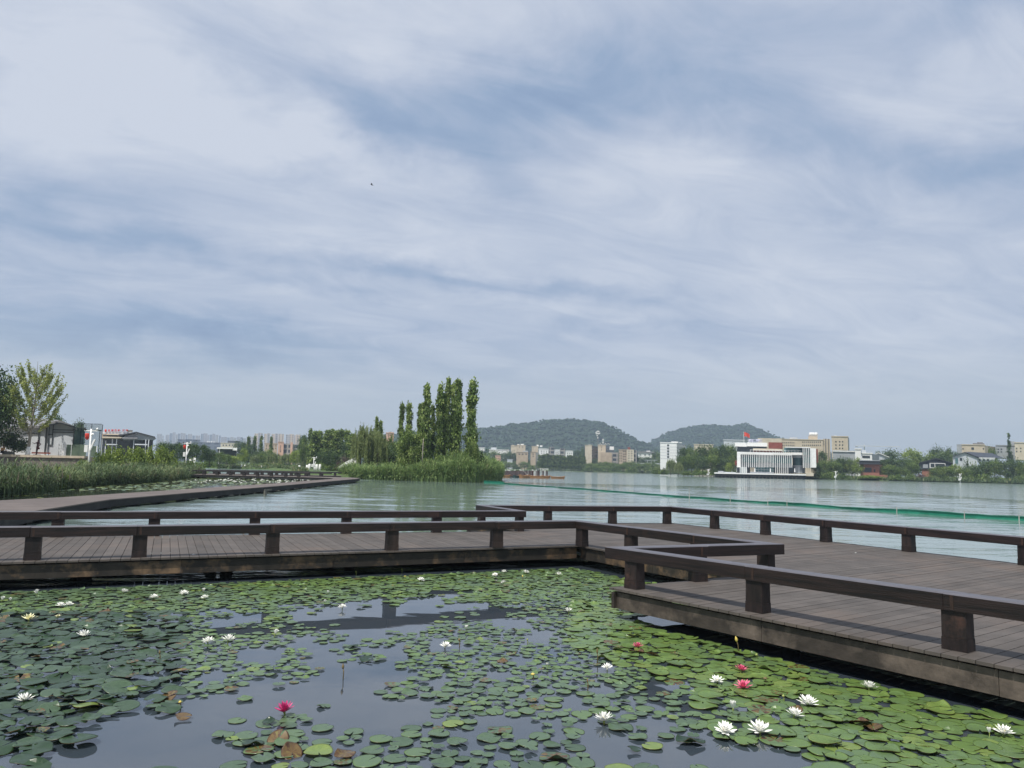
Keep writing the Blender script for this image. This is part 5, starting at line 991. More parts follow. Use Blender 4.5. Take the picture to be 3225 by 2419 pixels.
# ------------------------------------------------------------------ terrace pavilion, lawn court and the hall behind
def pavilion():
    Y = 95.0; B = gable_house('pavilion', 'white panelled pavilion with black frames and grey gabled roof on the terrace', c0, 458, 698, 596, 700, 724, 742, 992, Y, Y+9, 'pale_wall', 'roof_grey', 60, 'pavilion', 2.15)
    P = lambda n, mt, rc, a, b, z=None: part(c0, n, mt, B, rc, a, b, z)
    P('wing_wall', 'pale_wall', [(-120, 456, 738, 992)], Y+.6, Y+9, 2.15)
    X0, Z0 = XZ(c0, -140, 735, Y+.1); X1, Z1 = XZ(c0, 462, 726, Y+.1); X2, Z2 = XZ(c0, 560, 672, Y+8); X3, Z3 = XZ(c0, -140, 618, Y+8)
    m = MB(); m.add([(X0, Y+.1, Z0), (X1, Y+.1, Z1), (X2, Y+8, Z2), (X3, Y+8, Z3), (X0, Y+.1, Z0-.25), (X1, Y+.1, Z1-.25), (X2, Y+8, Z2-.25), (X3, Y+8, Z3-.25)], [(0, 1, 2, 3), (7, 6, 5, 4), (0, 4, 5, 1), (1, 5, 6, 2), (2, 6, 7, 3), (3, 7, 4, 0)]); m.build('wing_roof', 'roof_grey', B)
    fr = [(456, 463, 728, 992), (692, 700, 745, 992), (496, 503, 716, 900), (459, 502, 805, 811), (497, 698, 763, 769), (497, 698, 785, 791), (459, 497, 905, 909)]
    P('frame', 'dark_frame', fr, Y-.14, Y-.02)
    P('frame', 'dark_frame', [(363, 372, 738, 900), (428, 437, 738, 990), (230, 362, 798, 804), (0, 130, 795, 802), (0, 10, 795, 930)], Y+.46, Y+.58)
    P('base_step', 'brown_panel', [(300, 480, 978, 992)], Y-.5, Y-.2); 
    # gable edge boards
    for a, b in (((448, 730), (598, 700)), ((598, 700), (770, 748))):
        p, q = XZ(c0, *a, Y), XZ(c0, *b, Y); m = MB(); m.tube([(p[0], Y-.62, p[1]-.03), (q[0], Y-.62, q[1]-.03)], .10, 4); m.build('gable_board', 'dark_frame', B)
    P('annex_glass', 'glass_teal', [(702, 800, 750, 990)], Y+2, Y+7, 2.15); P('annex_roof', 'roof_dark', [(700, 815, 742, 752)], Y+1.5, Y+7.5)
pavilion()
def court():
    Y = 92.0; B = empty('court_fence', 'tall dark posts and green mesh fence of a small court beside the pavilion', 'fence', (XZ(c0, 830, 990, Y)[0], Y, 2.2)); P = lambda n, mt, rc, a, b, z=None: part(c0, n, mt, B, rc, a, b, z)
    for x, t in ((700, 702), (763, 705), (786, 760), (862, 706), (942, 765), (965, 715)): P('post', 'dark_frame', [(x-3.5, x+3.5, t, 992)], Y, Y+.10, 2.15)
    P('top_bar', 'dark_frame', [(700, 968, 706, 711)], Y+.01, Y+.09); P('beam', 'dark_frame', [(868, 965, 765, 775)], Y+.2, Y+.4)
    # woven mesh as many thin strands
    m = MB(); x0, x1 = XZ(c0, 702, 850, Y)[0], XZ(c0, 965, 850, Y)[0]; z0, z1 = 2.2, XZ(c0, 830, 712, Y)[1]; n = 46
    for k in range(n): x = x0+(x1-x0)*k/n; m.box(x, x+.018, Y+.05, Y+.06, z0, z1)
    for k in range(36): z = z0+(z1-z0)*k/36; m.box(x0, x1, Y+.062, Y+.072, z, z+.018)
    m.build('mesh', 'green_mesh', B)
court()
B = empty('low_glass_fence', 'low green glazed fence with white end post at the terrace edge', 'fence', (XZ(c0, 790, 990, 90)[0], 90, 2.2)); 
part(c0, 'panel', 'green_mesh', B, [(630, 675, 905, 992), (680, 750, 905, 992), (753, 820, 905, 992), (862, 915, 920, 992)], 90, 90.05, 2.2); part(c0, 'post', 'white_paint', B, [(914, 920, 918, 1000)], 89.95, 90.1)
for k, x in enumerate((560, 578, 600, 620)):
    m = MB(); bx(m, c0, x-6, x+6, 900+k*3, 990, 91.5, 91.6, 2.2); tag(m.build('upright_board', 'white_paint'), f'{ORD[k]} upright white board from the left before the pavilion gable', 'board', 'white boards before the pavilion')
# terrace retaining wall
W_ = empty('terrace_wall', 'rough stone retaining wall with pale coping below the pavilion', 'wall', (-60, 87.5, 0)); m = MB(); m.box(-240, -48.0, 87.2, 87.9, -.5, 2.0); m.build('stonework', 'stone_wall', W_); m = MB(); m.box(-240, -47.9, 87.0, 88.3, 2.002, 2.26); m.build('coping', 'stone_cap', W_)
# hall behind
B = building('lakeside_hall', 'grey open sided hall with long gabled roof and red rooftop characters', cA, 800, 170, 'building')
P = lambda n, mt, rc, a, b, z=None: part(cA, n, mt, B, rc, a, b, z)
Y = 170.0; m = MB(); pts = [XZ(cA, 900, 420, Y), XZ(cA, 1330, 345, Y), XZ(cA, 1910, 490, Y), XZ(cA, 1820, 545, Y), XZ(cA, 850, 545, Y)]; pxz(m, pts, Y+.5, Y+14); m.build('gable', 'grey_render', B)
for a, b in (((760, 440), (1330, 335)), ((1330, 335), (1925, 490))):
    p, q = XZ(cA, *a, Y), XZ(cA, *b, Y); m = MB(); pxz(m, [p, q, (q[0], q[1]+.25), (p[0], p[1]+.25)], Y-.5, Y+15); m.build('roof', 'roof_dark', B)
P('back_wall', 'glass_dark', [(200, 1830, 500, 720)], Y+6, Y+14, 2.1); P('canopy', 'cream_render', [(190, 830, 460, 492)], Y-2, Y+6); P('canopy', 'roof_grey', [(831, 1340, 475, 520)], Y-1.8, Y+6)
P('upper_storey', 'tan_render', [(200, 760, 375, 455)], Y+4, Y+12); P('upper_wall', 'pale_wall', [(205, 1180, 300, 374)], Y+5, Y+12); P('clerestory', 'glass_dark', [(240, 730, 400, 440)], Y+3.8, Y+3.98); P('cornice', 'cream_render', [(360, 740, 374, 392)], Y+3, Y+3.9)
for x, t in ((210, 500), (330, 580), (540, 510), (675, 510), (1220, 545), (1598, 545), (1690, 545)): P('column', 'pale_wall', [(x-14, x+14, t, 720)], Y-1, Y-.6, 2.1)
P('balustrade', 'pale_wall', [(350, 700, 685, 720), (1250, 1650, 685, 720)], Y-1.5, Y-1.3); P('stair_house', 'cream_render', [(1010, 1180, 262, 330)], Y+5.2, Y+9); P('stair_house_roof', 'roof_grey', [(1000, 1190, 245, 262)], Y+5, Y+9.4)
for ch, x in zip('江南渔村·酒家', (400, 505, 608, 705, 790, 860, 960)):
    X0, Z0 = XZ(cA, x, 296, Y+4.8); _, Z1 = XZ(cA, x, 225, Y+4.8); letter(ch, (Z1-Z0)*1.0, .06, .02, (X0, Y+4.8, Z0+.1), 'red_paint', B)
X0, Z0 = XZ(cA, 330, 262, Y+4.8); m = MB(); m.lathe(X0, Y+4.8, [(.05, Z0-.35), (.24, Z0-.1), (.24, Z0+.12), (.05, Z0+.35)], 10); m.build('roof_emblem', 'red_paint', B)

# statue, person and small things on the terrace
def figure(name, joints, edges, rad, mat, parent, sub=1):
    me = bpy.data.meshes.new(name); me.from_pydata([tuple(j) for j in joints], edges, []); o = bpy.data.objects.new(name, me); COL.objects.link(o)
    md = o.modifiers.new('skin', 'SKIN'); sv = me.skin_vertices[0].data
    for i, r_ in enumerate(rad): sv[i].radius = (r_, r_); sv[i].use_root = (i == 0)
    s_ = o.modifiers.new('sub', 'SUBSURF'); s_.levels = sub; s_.render_levels = sub; me.materials.append(MAT[mat]); 
    if parent: o.parent = parent; o.matrix_parent_inverse = parent.matrix_basis.inverted()
    return o
def statue():
    X, _ = XZ(c0, 352, 990, 90.5); Y = 90.5; z = 2.2; k = 1.02
    J = [(0, 0, .92), (0, 0, 1.12), (0, 0, 1.38), (0, 0, 1.50), (0, 0, 1.62), (0, 0, 1.76), (-.17, 0, 1.38), (-.42, 0, 1.28), (-.66, 0, 1.40), (.17, 0, 1.38), (.34, 0, 1.20), (.20, -.08, 1.02), (-.09, 0, .9), (-.11, .02, .48), (-.10, 0, .05), (.09, 0, .9), (.05, -.1, .5), (-.02, .02, .08), (-.10, -.16, .02), (-.02, -.14, .03)]
    E_ = [(0, 1), (1, 2), (2, 3), (3, 4), (4, 5), (2, 6), (6, 7), (7, 8), (2, 9), (9, 10), (10, 11), (0, 12), (12, 13), (13, 14), (0, 15), (15, 16), (16, 17), (14, 18), (17, 19)]
    rd = [.13, .11, .14, .05, .09, .07, .06, .045, .03, .06, .045, .035, .08, .06, .04, .08, .06, .04, .03, .03]
    S_ = empty('statue', 'dark red slender figure sculpture with one arm out, before the pavilion', 'statue', (X, Y, z)); figure('body', [(X+a*k, Y+b*k, z+.1+c*k) for a, b, c in J], E_, rd, 'statue_red', S_)
    m = MB(); m.box(X-.3, X+.3, Y-.3, Y+.3, z-.05, z+.12); m.build('plinth', 'brown_panel', S_)
    m = MB(); m.lathe(X+.18, Y-.12, [(.02, z+.72), (.16, z+.8), (.16, z+.92), (.02, z+1.0)], 10); m.build('held_drum', 'statue_red', S_)
statue()
def person():
    X, _ = XZ(c0, 18, 985, 89.4); Y = 89.4; z = 2.2
    P_ = empty('person', 'person in an orange top crouching at the left frame edge on the terrace', 'person', (X, Y, z))
    J = [(0, 0, .34), (.04, 0, .55), (.08, 0, .78), (.12, 0, .88), (.15, 0, .97), (.17, 0, 1.06), (.05, -.18, .76), (.24, -.24, .56), (.42, -.2, .46), (.05, .18, .76), (.24, .24, .56), (.42, .2, .46), (.05, -.1, .34), (.44, -.13, .44), (.28, -.12, .06), (.42, -.12, .03), (.05, .1, .34), (.44, .13, .44), (.28, .12, .06), (.42, .12, .03)]
    E_ = [(0, 1), (1, 2), (2, 3), (3, 4), (4, 5), (2, 6), (6, 7), (7, 8), (2, 9), (9, 10), (10, 11), (0, 12), (12, 13), (13, 14), (14, 15), (0, 16), (16, 17), (17, 18), (18, 19)]
    rd = [.15, .14, .14, .05, .09, .07, .06, .045, .035, .06, .045, .035, .1, .08, .045, .035, .1, .08, .045, .035]
    for s, b in ((-1, 8), (1, 11)):
        for f in range(5): n = len(J); a = J[b]; J.append((a[0]+.045 if f else a[0]+.02, a[1]+(f-2)*.018, a[2]-.01-.01*(f == 0))); J.append((a[0]+(.085 if f else .04), a[1]+(f-2)*.024, a[2]-.035)); E_ += [(b, n), (n, n+1)]; rd += [.010, .008]
    figure('body', [(X+a, Y+b, z+c) for a, b, c in J], E_, rd, 'skin', P_)
    figure('orange_top', [(X+a, Y+b, z+c) for a, b, c in [(.0, 0, .36), (.04, 0, .56), (.08, 0, .77), (.05, -.18, .76), (.2, -.24, .6), (.05, .18, .76), (.2, .24, .6)]], [(0, 1), (1, 2), (2, 3), (3, 4), (2, 5), (5, 6)], [.17, .17, .165, .08, .065, .08, .065], 'orange_cloth', P_)
    figure('trousers', [(X+a, Y+b, z+c) for a, b, c in [(0, 0, .33), (.05, -.1, .34), (.44, -.13, .45), (.29, -.12, .12), (.05, .1, .34), (.44, .13, .45), (.29, .12, .12)]], [(0, 1), (1, 2), (2, 3), (0, 4), (4, 5), (5, 6)], [.16, .115, .095, .06, .115, .095, .06], 'dark_cloth', P_)
    figure('hair', [(X+.14, Y, z+1.03), (X+.13, Y, z+1.10)], [(0, 1)], [.10, .085], 'hair', P_)
person()
m = MB(); X, _ = XZ(c0, 82, 985, 89.2); m.lathe(X, 89.2, [(.75, 2.15), (.62, 2.4), (.36, 2.58), (.05, 2.64)], 9); tag(m.build('boulder', 'pile_concrete', None, True), 'low grey rounded boulder beside the crouching person', 'rock')

def campole(X, Y, z0, z1, k, label, lantern=True, zlan=None):
    """white camera pole with crossarm, lantern, speaker box and slanted solar panel"""
    B = empty('camera_pole', label, 'camera pole', (X, Y, 0), 'white camera poles round the lagoon'); m = MB(); m.tube([(X, Y, z0), (X, Y, z1)], [.10*k, .075*k], 8); m.build('pole', 'white_paint', B, True); H = z1-1.9*k
    m = MB(); m.box(X-.62*k, X+.62*k, Y-.05, Y+.05, z1-.22*k, z1-.12*k); m.build('crossarm', 'white_paint', B)
    m = MB(); m.lathe(X+.55*k, Y, [(.08*k, z1-.12*k), (.11*k, z1), (.05*k, z1+.1*k)], 8); m.build('camera', 'white_paint', B, True)
    m = MB(); m.tube([(X-.55*k, Y-.15*k, z1-.05*k), (X-.55*k, Y+.15*k, z1-.05*k)], .07*k, 8); m.build('camera', 'hair', B)
    if lantern: m = MB(); m.lathe(X-.34*k, Y, [(.06*k, z1-1.02*k), (.17*k, z1-.88*k), (.19*k, z1-.5*k), (.15*k, z1-.42*k)], 10); m.build('lantern', 'red_paint', B, True)
    m = MB(); m.box(X-.46*k, X-.16*k, Y-.12*k, Y+.12*k, z1-2.15*k, z1-1.5*k); m.build('control_box', 'white_paint', B)
    m = MB(); m.tube([(X+.06*k, Y-.1, z1-2.0*k), (X+.45*k, Y-.1, z1-.98*k)], .10*k, 4); m.build('solar_panel', 'white_paint', B)
    m = MB(); m.tube([(X, Y, z1-.62*k), (X+.2*k, Y-.1, z1-.55*k), (X+.25*k, Y-.2, z1-.45*k)], [.04*k, .06*k, .1*k], 8); m.build('loudspeaker', 'white_paint', B)
X, Z = XZ(c0, 868, 756, 80); campole(X, 80, -.4, Z, 1.12, 'white camera pole with red lantern in the reeds before the court fence')
X, Z = XZ(c0, 1778, 882, 104); campole(X, 104, -.4, Z, .9, 'white camera pole with dark red lantern at the end of the reed bank')
X, Z = XZ(c2, 1565, 560, 150); campole(X, 150, 0, Z, .9, 'small white camera pole in the park behind the far railing', False)
X, Z = XZ(c2, 2088, 500, 112); campole(X, 112, 0, Z, .85, 'small white camera pole beside the weeping willow', False)
X, Z = XZ(c5, 665, 542, 277); campole(X, 277, 0, Z, 1.1, 'white camera pole on the shore left of the finned building', False)
X, Z = XZ(c5, 2143, 568, 275); campole(X, 275, 0, Z, 1.1, 'white camera pole on the shore right of the finned building', False)
X, Z = XZ(c6, 1496, 572, 266); campole(X, 266, 0, Z, 1.1, 'white camera pole on the shore below the white gabled house', False)
# white sloping canopy near the willow
p, q = XZ(c2, 1895, 722, 118), XZ(c2, 2090, 628, 118); m = MB(); n = 8; vs = []
for i in range(n+1):
    t = i/n; x = p[0]+(q[0]-p[0])*t; z = p[1]+(q[1]-p[1])*(t**.8); vs += [(x, 117, z-.1), (x, 121, z-.1), (x, 117, z+.45+.3*t), (x, 121, z+.45+.3*t)]
m.add(vs, [(4*i+2, 4*i+6, 4*i+7, 4*i+3) for i in range(n)]+[(4*i, 4*i+1, 4*i+5, 4*i+4) for i in range(n)]+[(4*i, 4*i+4, 4*i+6, 4*i+2) for i in range(n)]+[(4*i+1, 4*i+3, 4*i+7, 4*i+5) for i in range(n)]+[(0, 2, 3, 1), (4*n, 4*n+1, 4*n+3, 4*n+2)])
tag(m.build('white_ramp', 'white_paint'), 'white sloping footbridge ramp rising beside the weeping willow', 'footbridge')
for k, (cv, x, y0, y1, Y) in enumerate(sorted([(cb, 1152, 545, 590, 215), (cb, 1203, 550, 592, 215), (cb, 445, 470, 500, 120), (cb, 500, 455, 500, 120), (cb, 1437, 560, 600, 213), (c2, 1380, 670, 690, 150), (c2, 1478, 665, 690, 150), (c2, 1508, 650, 690, 150), (c2, 1600, 655, 688, 150), (c2, 1640, 655, 688, 150), (c2, 1580, 660, 690, 151)], key=lambda a: a[0](a[1], 0)[0])):
    X, Z1 = XZ(cv, x, y0, Y); _, Z0 = XZ(cv, x, y1, Y); m = MB(); m.lathe(X, Y, [(.26, Z0-.9), (.22, Z1), (.12, Z1+.05)], 7); tag(m.build('whitewashed_stake', 'whitewash', None, True), f'{ORD[k]} short whitewashed stump from the left along the park edge across the lagoon', 'stump', 'whitewashed stumps')

# ------------------------------------------------------------------ pier of dark piles and wooden boats
def pier():
    Y = 152.0; xs = [(60+i*29.5) for i in range(47)]; B = empty('log_pier', 'pier of closely set dark maroon piles behind the moored boats', 'pier', (XZ(cp, 700, 530, Y)[0], Y, 0)); rg = random.Random(5)
    for x in xs:
        X, Z0 = XZ(cp, x, 600, Y); _, Z1 = XZ(cp, x, 372+rg.uniform(-4, 12), Y)
        if 1010 < x < 1080 or 1200 < x < 1250 or 1320 < x < 1370: continue
        yy = Y+rg.uniform(-.4, 1.0); m = MB(); m.lathe(X, yy, [(.082, -.5), (.086, Z1-.1)], 8); p_ = m.build('pile', 'pile_maroon', B)
        if rg.random() < .28: m = MB(); m.lathe(X, yy, [(.085, Z1-.098), (.085, Z1+.03), (.04, Z1+.08)], 8); m.build('pile_cap', 'whitewash', p_)
    for x in (1055, 1095, 1225, 1262, 1335, 1362): m = MB(); X, Z1 = XZ(cp, x, 375, Y-.5); m.tube([(X, Y-.5, -.4), (X, Y-.5, Z1)], .03, 6); m.build('white_post', 'whitewash', B)
    m = MB(); a, b = XZ(cp, 60, 470, Y)[0], XZ(cp, 1440, 470, Y)[0]; m.box(a, b, Y+.2, Y+1.6, .35, .45); m.build('walkway', 'boat_inside', B)
pier()
def boat(x0, x1, Y, yaw, label, mat='boat_wood', h=.42, bw_=1.0):
    X0 = XZ(cp, x0, 570, Y)[0]; X1 = XZ(cp, x1, 570, Y)[0]; L_ = (X1-X0)/max(.3, math.cos(yaw)); cx = (X0+X1)/2
    B = empty('rowing_boat', label, 'boat', (cx, Y, 0), 'wooden boats moored at the pier'); n = 12
    def T(u, w_, z): return (cx+math.cos(yaw)*u-math.sin(yaw)*w_, Y+math.sin(yaw)*u+math.cos(yaw)*w_, z)
    for (nm_, inset, mt, zb) in (('hull', 0, mat, -.08), ('inside', .05, 'boat_inside', .10)):
        m = MB(); vs = []
        for i in range(n+1):
            t = i/n*2-1; w_ = bw_*.5*(1-.45*abs(t)**2.6)-inset; wb = w_*.72; zt = h+.16*abs(t)**2.5-(0 if not inset else -.004); lb = L_*.5*(.88 if not inset else .80)
            vs += [T(t*(L_*.5-inset), -w_, zt), T(t*lb, -wb, zb), T(t*lb, wb, zb), T(t*(L_*.5-inset), w_, zt)]
        fs = []
        for i in range(n):
            for j in range(3): f = (4*i+j, 4*i+4+j, 4*i+5+j, 4*i+1+j); fs.append(f if not inset else f[::-1])
        fs += [(0, 1, 2, 3), (4*n, 4*n+3, 4*n+2, 4*n+1)]
        m.add(vs, fs); m.build(nm_, mt, B)
    for t in (-.3, .25): m = MB(); a = [T(t*L_*.5-.12, -bw_*.4, h-.05), T(t*L_*.5+.12, -bw_*.4, h-.05), T(t*L_*.5+.12, bw_*.4, h-.05), T(t*L_*.5-.12, bw_*.4, h-.05)]; m.prism([(p[0], p[1]) for p in a], h-.06, h-.02); m.build('bench_seat', mat, B)
    rm = MB()
    for sgn in (-1, 1): rm.tube([T((i/n*2-1)*L_*.5, sgn*bw_*.5*(1-.45*abs(i/n*2-1)**2.6), h+.16*abs(i/n*2-1)**2.5+.01) for i in range(n+1)], .035, 5)
    rm.build('gunwale', mat, B); return B
boat(40, 345, 149.5, .10, 'orange wooden boat nearest the reeds at the pier')
boat(430, 600, 149.0, .5, 'dark green boat between two orange wooden boats', 'boat_green', .38)
boat(610, 880, 148.6, .55, 'light orange boat with square stern toward the viewer', h=.5, bw_=1.1)
boat(890, 1320, 149.6, -.05, 'long brown orange boat in the middle of the moored row')
boat(1240, 1500, 150.6, .05, 'orange boat half hidden by the pier end')
boat(1505, 1930, 149.8, .02, 'low bright orange boat lying beyond the end of the pier', h=.34)
X, Z = XZ(cp, 780, 480, 149); m = MB(); a = XZ(cp, 700, 375, 149); b = XZ(cp, 850, 520, 149); m.tube([(a[0], 149, a[1]), (b[0], 148.6, b[1])], .02, 5); tag(m.build('leaning_pole', 'whitewash'), 'thin pale pole leaning over the light orange boat', 'pole')
X, Z = XZ(cp, 862, 380, 149); m = MB(); m.tube([(X, 149, -.3), (X, 149, Z)], .02, 5); tag(m.build('punt_pole', 'whitewash'), 'thin upright pale pole at the bow of the light orange boat', 'pole')
X, Z = XZ(cp, 1180, 290, 151); m = MB(); m.tube([(X, 151, 0), (X, 151, Z)], .025, 5); tag(m.build('marker_pole', 'dark_frame'), 'thin dark pole standing above the pier piles', 'pole')

# ------------------------------------------------------------------ green net across the water
def net():
    pts = [pz(u, v, 0) for u, v in [(1045, 1043), (1077, 1045), (1148, 1050.7), (1252, 1058), (1382, 1068.4), (1488.5, 1077), (1575.4, 1083.4), (1714.8, 1092.8), (1935.6, 1109), (2212, 1127.8)]]
    pts.append(pts[-1]+(pts[-1]-pts[-2])*2.2); m = MB(); rg = random.Random(8); vs = []; n = 0; P = []
    for i in range(len(pts)-1):
        k = max(3, int((pts[i+1]-pts[i]).length/.7))
        for j in range(k): P.append(pts[i].lerp(pts[i+1], j/k))
    for i, p in enumerate(P):
        h = .19+.045*math.sin(i*.23)+.03*math.sin(i*.61+1)+rg.uniform(-.02, .02); h = .04+max(.06, h)*(.8 if p.y < 48 else .85 if p.y < 60 else .8); sw = .09*math.sin(i*.9)+rg.uniform(-.03, .03); 
        h *= 1 if p.y < 50 else .62
        if p.y > 92: h = .28
        h = max(h, .13)
        vs += [(p.x, p.y+sw, -.2), (p.x, p.y+sw*.3+.06, h*.55), (p.x, p.y, h), (p.x+.03, p.y+.09+sw*.3, h*.55-.01), (p.x, p.y+.14+sw, -.2)]
    for i in range(len(P)-1):
        for j in range(4): m.add([], []); m.f.append((5*i+j, 5*i+5+j, 5*i+6+j, 5*i+1+j)); m.t.append(.5)
    m.v = vs; B = empty('green_net', 'long green fishing net fence running across the lake from the reeds', 'net', (10, 60, 0)); m.build('netting', 'net_green', B)
    m = MB(); m.tube([(v[0], v[1]-.01, v[2]+.015) for v in vs[2::5]], .014, 5); m.build('float_rope', 'net_green', B)
    for cv, x, yb, yt in [(c4, 628, 850, 812), (c4, 790, 868, 842), (c4, 938, 876, 850), (c4, 1396, 900, 866), (c4, 1513, 905, 806), (c4, 1693, 920, 878), (c4, 1885, 945, 918), (c3x, 1090, 172, 150), (c3x, 1302, 200, 98), (c3x, 1658, 222, 152), (c3x, 1985, 246, 190), (c3x, 2152, 255, 200), (c4x, 1005, 42, -6), (c4x, 1510, 78, 22), (c4x, 1918, 104, 50)]:
        q = pz(*cv(x, yb), 0); t = pd(*cv(x, yt), q.y); m = MB(); m.tube([(q.x, q.y, -.4), (t.x, q.y, t.z)], [.030, .022], 6); m.build('cane_stake', 'pole_cane', B)
c3x = crop(1700, 1500, 2.765); c4x = crop(2400, 1600, 2.37); net()

# ------------------------------------------------------------------ bird
p = pd(803, 399, 85); B = empty('bird', 'tiny dark bird gliding in the cloudy sky', 'bird', p)
m = MB(); m.tube([p+Vector((-.16, 0, .07)), p+Vector((-.08, 0, .04)), p, p+Vector((.12, 0, -.05)), p+Vector((.2, 0, -.09))], [.01, .05, .06, .03, .012], 8); m.build('body', 'bird_dark', B, True)
for s in (-1, 1): m = MB(); m.add([p+Vector((-.06, s*.03, .05)), p+Vector((.07, s*.03, .0)), p+Vector((.12, s*.3, .03)), p+Vector((.02, s*.34, .07)), p+Vector((-.05, s*.2, .08)), p+Vector((.0, s*.03, .01))], [(0, 1, 2, 3, 4), (4, 3, 2, 5)]); m.build('wing', 'bird_dark', B)

# ------------------------------------------------------------------ hills
def hill(name, prof, Y0, depth, seed, base=-2):
    us = [p[0] for p in prof]; n = 150; nd_ = 36; V = []; F = []; T = []; rg = np.random.default_rng(seed)
    for i in range(n+1):
        u = us[0]+(us[-1]-us[0])*i/n; v = np.interp(u, us, [p[1] for p in prof]); top = pd(u, v, Y0); h = max(top.z-base, 0)
        for j in range(nd_+1):
            t = j/nd_*2-1; y = Y0+t*depth; f = math.cos(t*math.pi/2)**1.15
            z = base+h*f*(1+.0*t)+(smooth_noise(u*.05, t*5, seed)*5*(1-f)+rg.normal()*1.6)*(.3+.7*min(1, h/40))*(1 if 0 < j < nd_ else 0)
            x = top.x*(1+t*depth/Y0*.15); V.append((x, y, z))
    V = np.array(V); I = np.arange((n+1)*(nd_+1)).reshape(n+1, nd_+1)
    F = np.stack([I[:-1, :-1].ravel(), I[1:, :-1].ravel(), I[1:, 1:].ravel(), I[:-1, 1:].ravel()], 1)
    me = npmesh(name, V, F, rg.uniform(0, 1, len(F)), 'hill_wood', True); o = link(me, name); structure(o)
    # scattered tree crowns over the slope, part of the same hill surface
    k = rg.integers(0, len(V), 26000); P = V[k]+rg.normal(size=(26000, 3))*np.array([4, 8, .4]); P[:, 2] += .3; keep = P[:, 2] > 3; P = P[keep]
    ico = bmesh.new(); bmesh.ops.create_icosphere(ico, subdivisions=1, radius=1); iv = np.array([v.co for v in ico.verts]); if_ = np.array([[v.index for v in f.verts] for f in ico.faces]); ico.free()
    s = rg.uniform(1.3, 2.9, len(P)); VV = (P[:, None, :]+iv[None]*s[:, None, None]*np.array([1, 1, .8])+rg.normal(size=(len(P), len(iv), 3))*.5).reshape(-1, 3)
    FF = (np.arange(len(P))[:, None, None]*len(iv)+if_[None]).reshape(-1, 3)
    o2 = link(npmesh('hill_forest', VV, FF, np.repeat(rg.uniform(0, 1, len(P)), len(if_)), 'hill_leaf'), 'hill_forest'); tag(o2, f'dense wood of rounded trees covering the {"left" if seed == 1 else "right"} hill', 'forest', kind='stuff')
rampmat('hill_leaf', [(0, (.010, .024, .012)), (.5, (.018, .040, .018)), (1, (.034, .066, .026))], .9, 0, .25, .05)
hill('hills', [(700, 985), (800, 950), (900, 938), (980, 932), (1040, 929), (1100, 923), (1150, 916), (1220, 910.5), (1262, 913), (1290, 916), (1310, 925), (1335, 940), (1360, 952), (1385, 964), (1420, 985), (1460, 1010)], 1500, 420, 1)
hill('hills', [(1330, 1005), (1380, 975), (1402, 964), (1430, 946), (1455, 934), (1480, 927), (1520, 921), (1545, 923), (1570, 926), (1583, 927), (1590, 918), (1596, 919), (1606, 925), (1625, 935), (1650, 945), (1690, 957), (1750, 980), (1810, 1010)], 1750, 420, 2)

# ------------------------------------------------------------------ water lilies
def pad_mesh(style, seed, seg=22):
    """round floating leaf of unit radius with its slit; tint per face is set by the caller"""
    rg = random.Random(seed); slit = rg.uniform(.08, .22); V = [(0.04, 0, .0)]; ang = [slit+(2*math.pi-2*slit)*i/seg for i in range(seg+1)]
    ph = rg.uniform(0, 6.28); F = []; rim = []
    lift = {'flat': .012, 'wavy': .07, 'cup': .14, 'curl': .10}[style]; ka = rg.uniform(1.5, 5)
    for ring, r_ in enumerate((.5, .86, 1.0)):
        for a in ang:
            rr = r_*(1+.025*math.sin(5*a+ph)+rg.uniform(-.012, .012)*ring); z = 0
            e = min(abs(a-slit), abs(2*math.pi-slit-a))
            if r_ == 1.0: rr *= 1-.10*math.exp(-(e/.25)**2)
            if style == 'wavy': z = lift*r_**2*math.sin(3*a+ph)
            if style == 'cup': z = lift*r_**3*(.6+.4*math.sin(2*a+ph))
            if style == 'curl':
                k = math.exp(-((math.remainder(a-ka, 2*math.pi))/.55)**2); z = .03*r_**2*math.sin(3*a+ph)+k*.30*max(0, r_-.45)*2; rr *= 1-.42*k*max(0, r_-.45)
            if style == 'flat': z = lift*r_**2*math.sin(2*a+ph)
            V.append((rr*math.cos(a), rr*math.sin(a), z))
    n = seg+1
    for i in range(seg): F.append((0, 1+i, 2+i))
    for ring in range(2):
        b = 1+ring*n
        for i in range(seg): F.append((b+i, b+n+i, b+n+i+1, b+i+1))
    # hanging edge gives the leaf its thickness
    b = 1+2*n; e0 = len(V)
    for i in range(n): x, y, z = V[b+i]; V.append((x*.985, y*.985, z-.035))
    for i in range(seg): F.append((b+i, e0+i, e0+i+1, b+i+1))
    return V, F
STY = ['flat']*5+['wavy']*3+['cup']*2+['curl']*2
PROTO = [pad_mesh(st, 40+i) for i, st in enumerate(STY)]
LOWP = [pad_mesh(st, 90+i, 12) for i, st in enumerate(['flat', 'flat', 'wavy', 'cup', 'flat', 'curl'])]
PADME = {}
def pad_me(pi, tb, decay):
    key = (pi, tb, decay)
    if key not in PADME:
        V, F = PROTO[pi]; m = MB(); m.v = list(V); m.f = list(F); n = len(F); seg = 22; rg = random.Random(pi*31+int(tb*97)); t = []
        for i in range(n):
            x = tb+rg.uniform(-.035, .035)
            if i >= n-seg: x = .93
            elif n-2*seg <= i: x = tb+.05+rg.uniform(-.03, .03)
            elif decay and rg.random() < .5: x = rg.uniform(.85, 1)
            t.append(x)
        m.t = t; me = m.mesh('lily_pad', 'lily_pad'); me.polygons.foreach_set('use_smooth', [i < n-seg for i in range(n)]); PADME[key] = me
    return PADME[key]
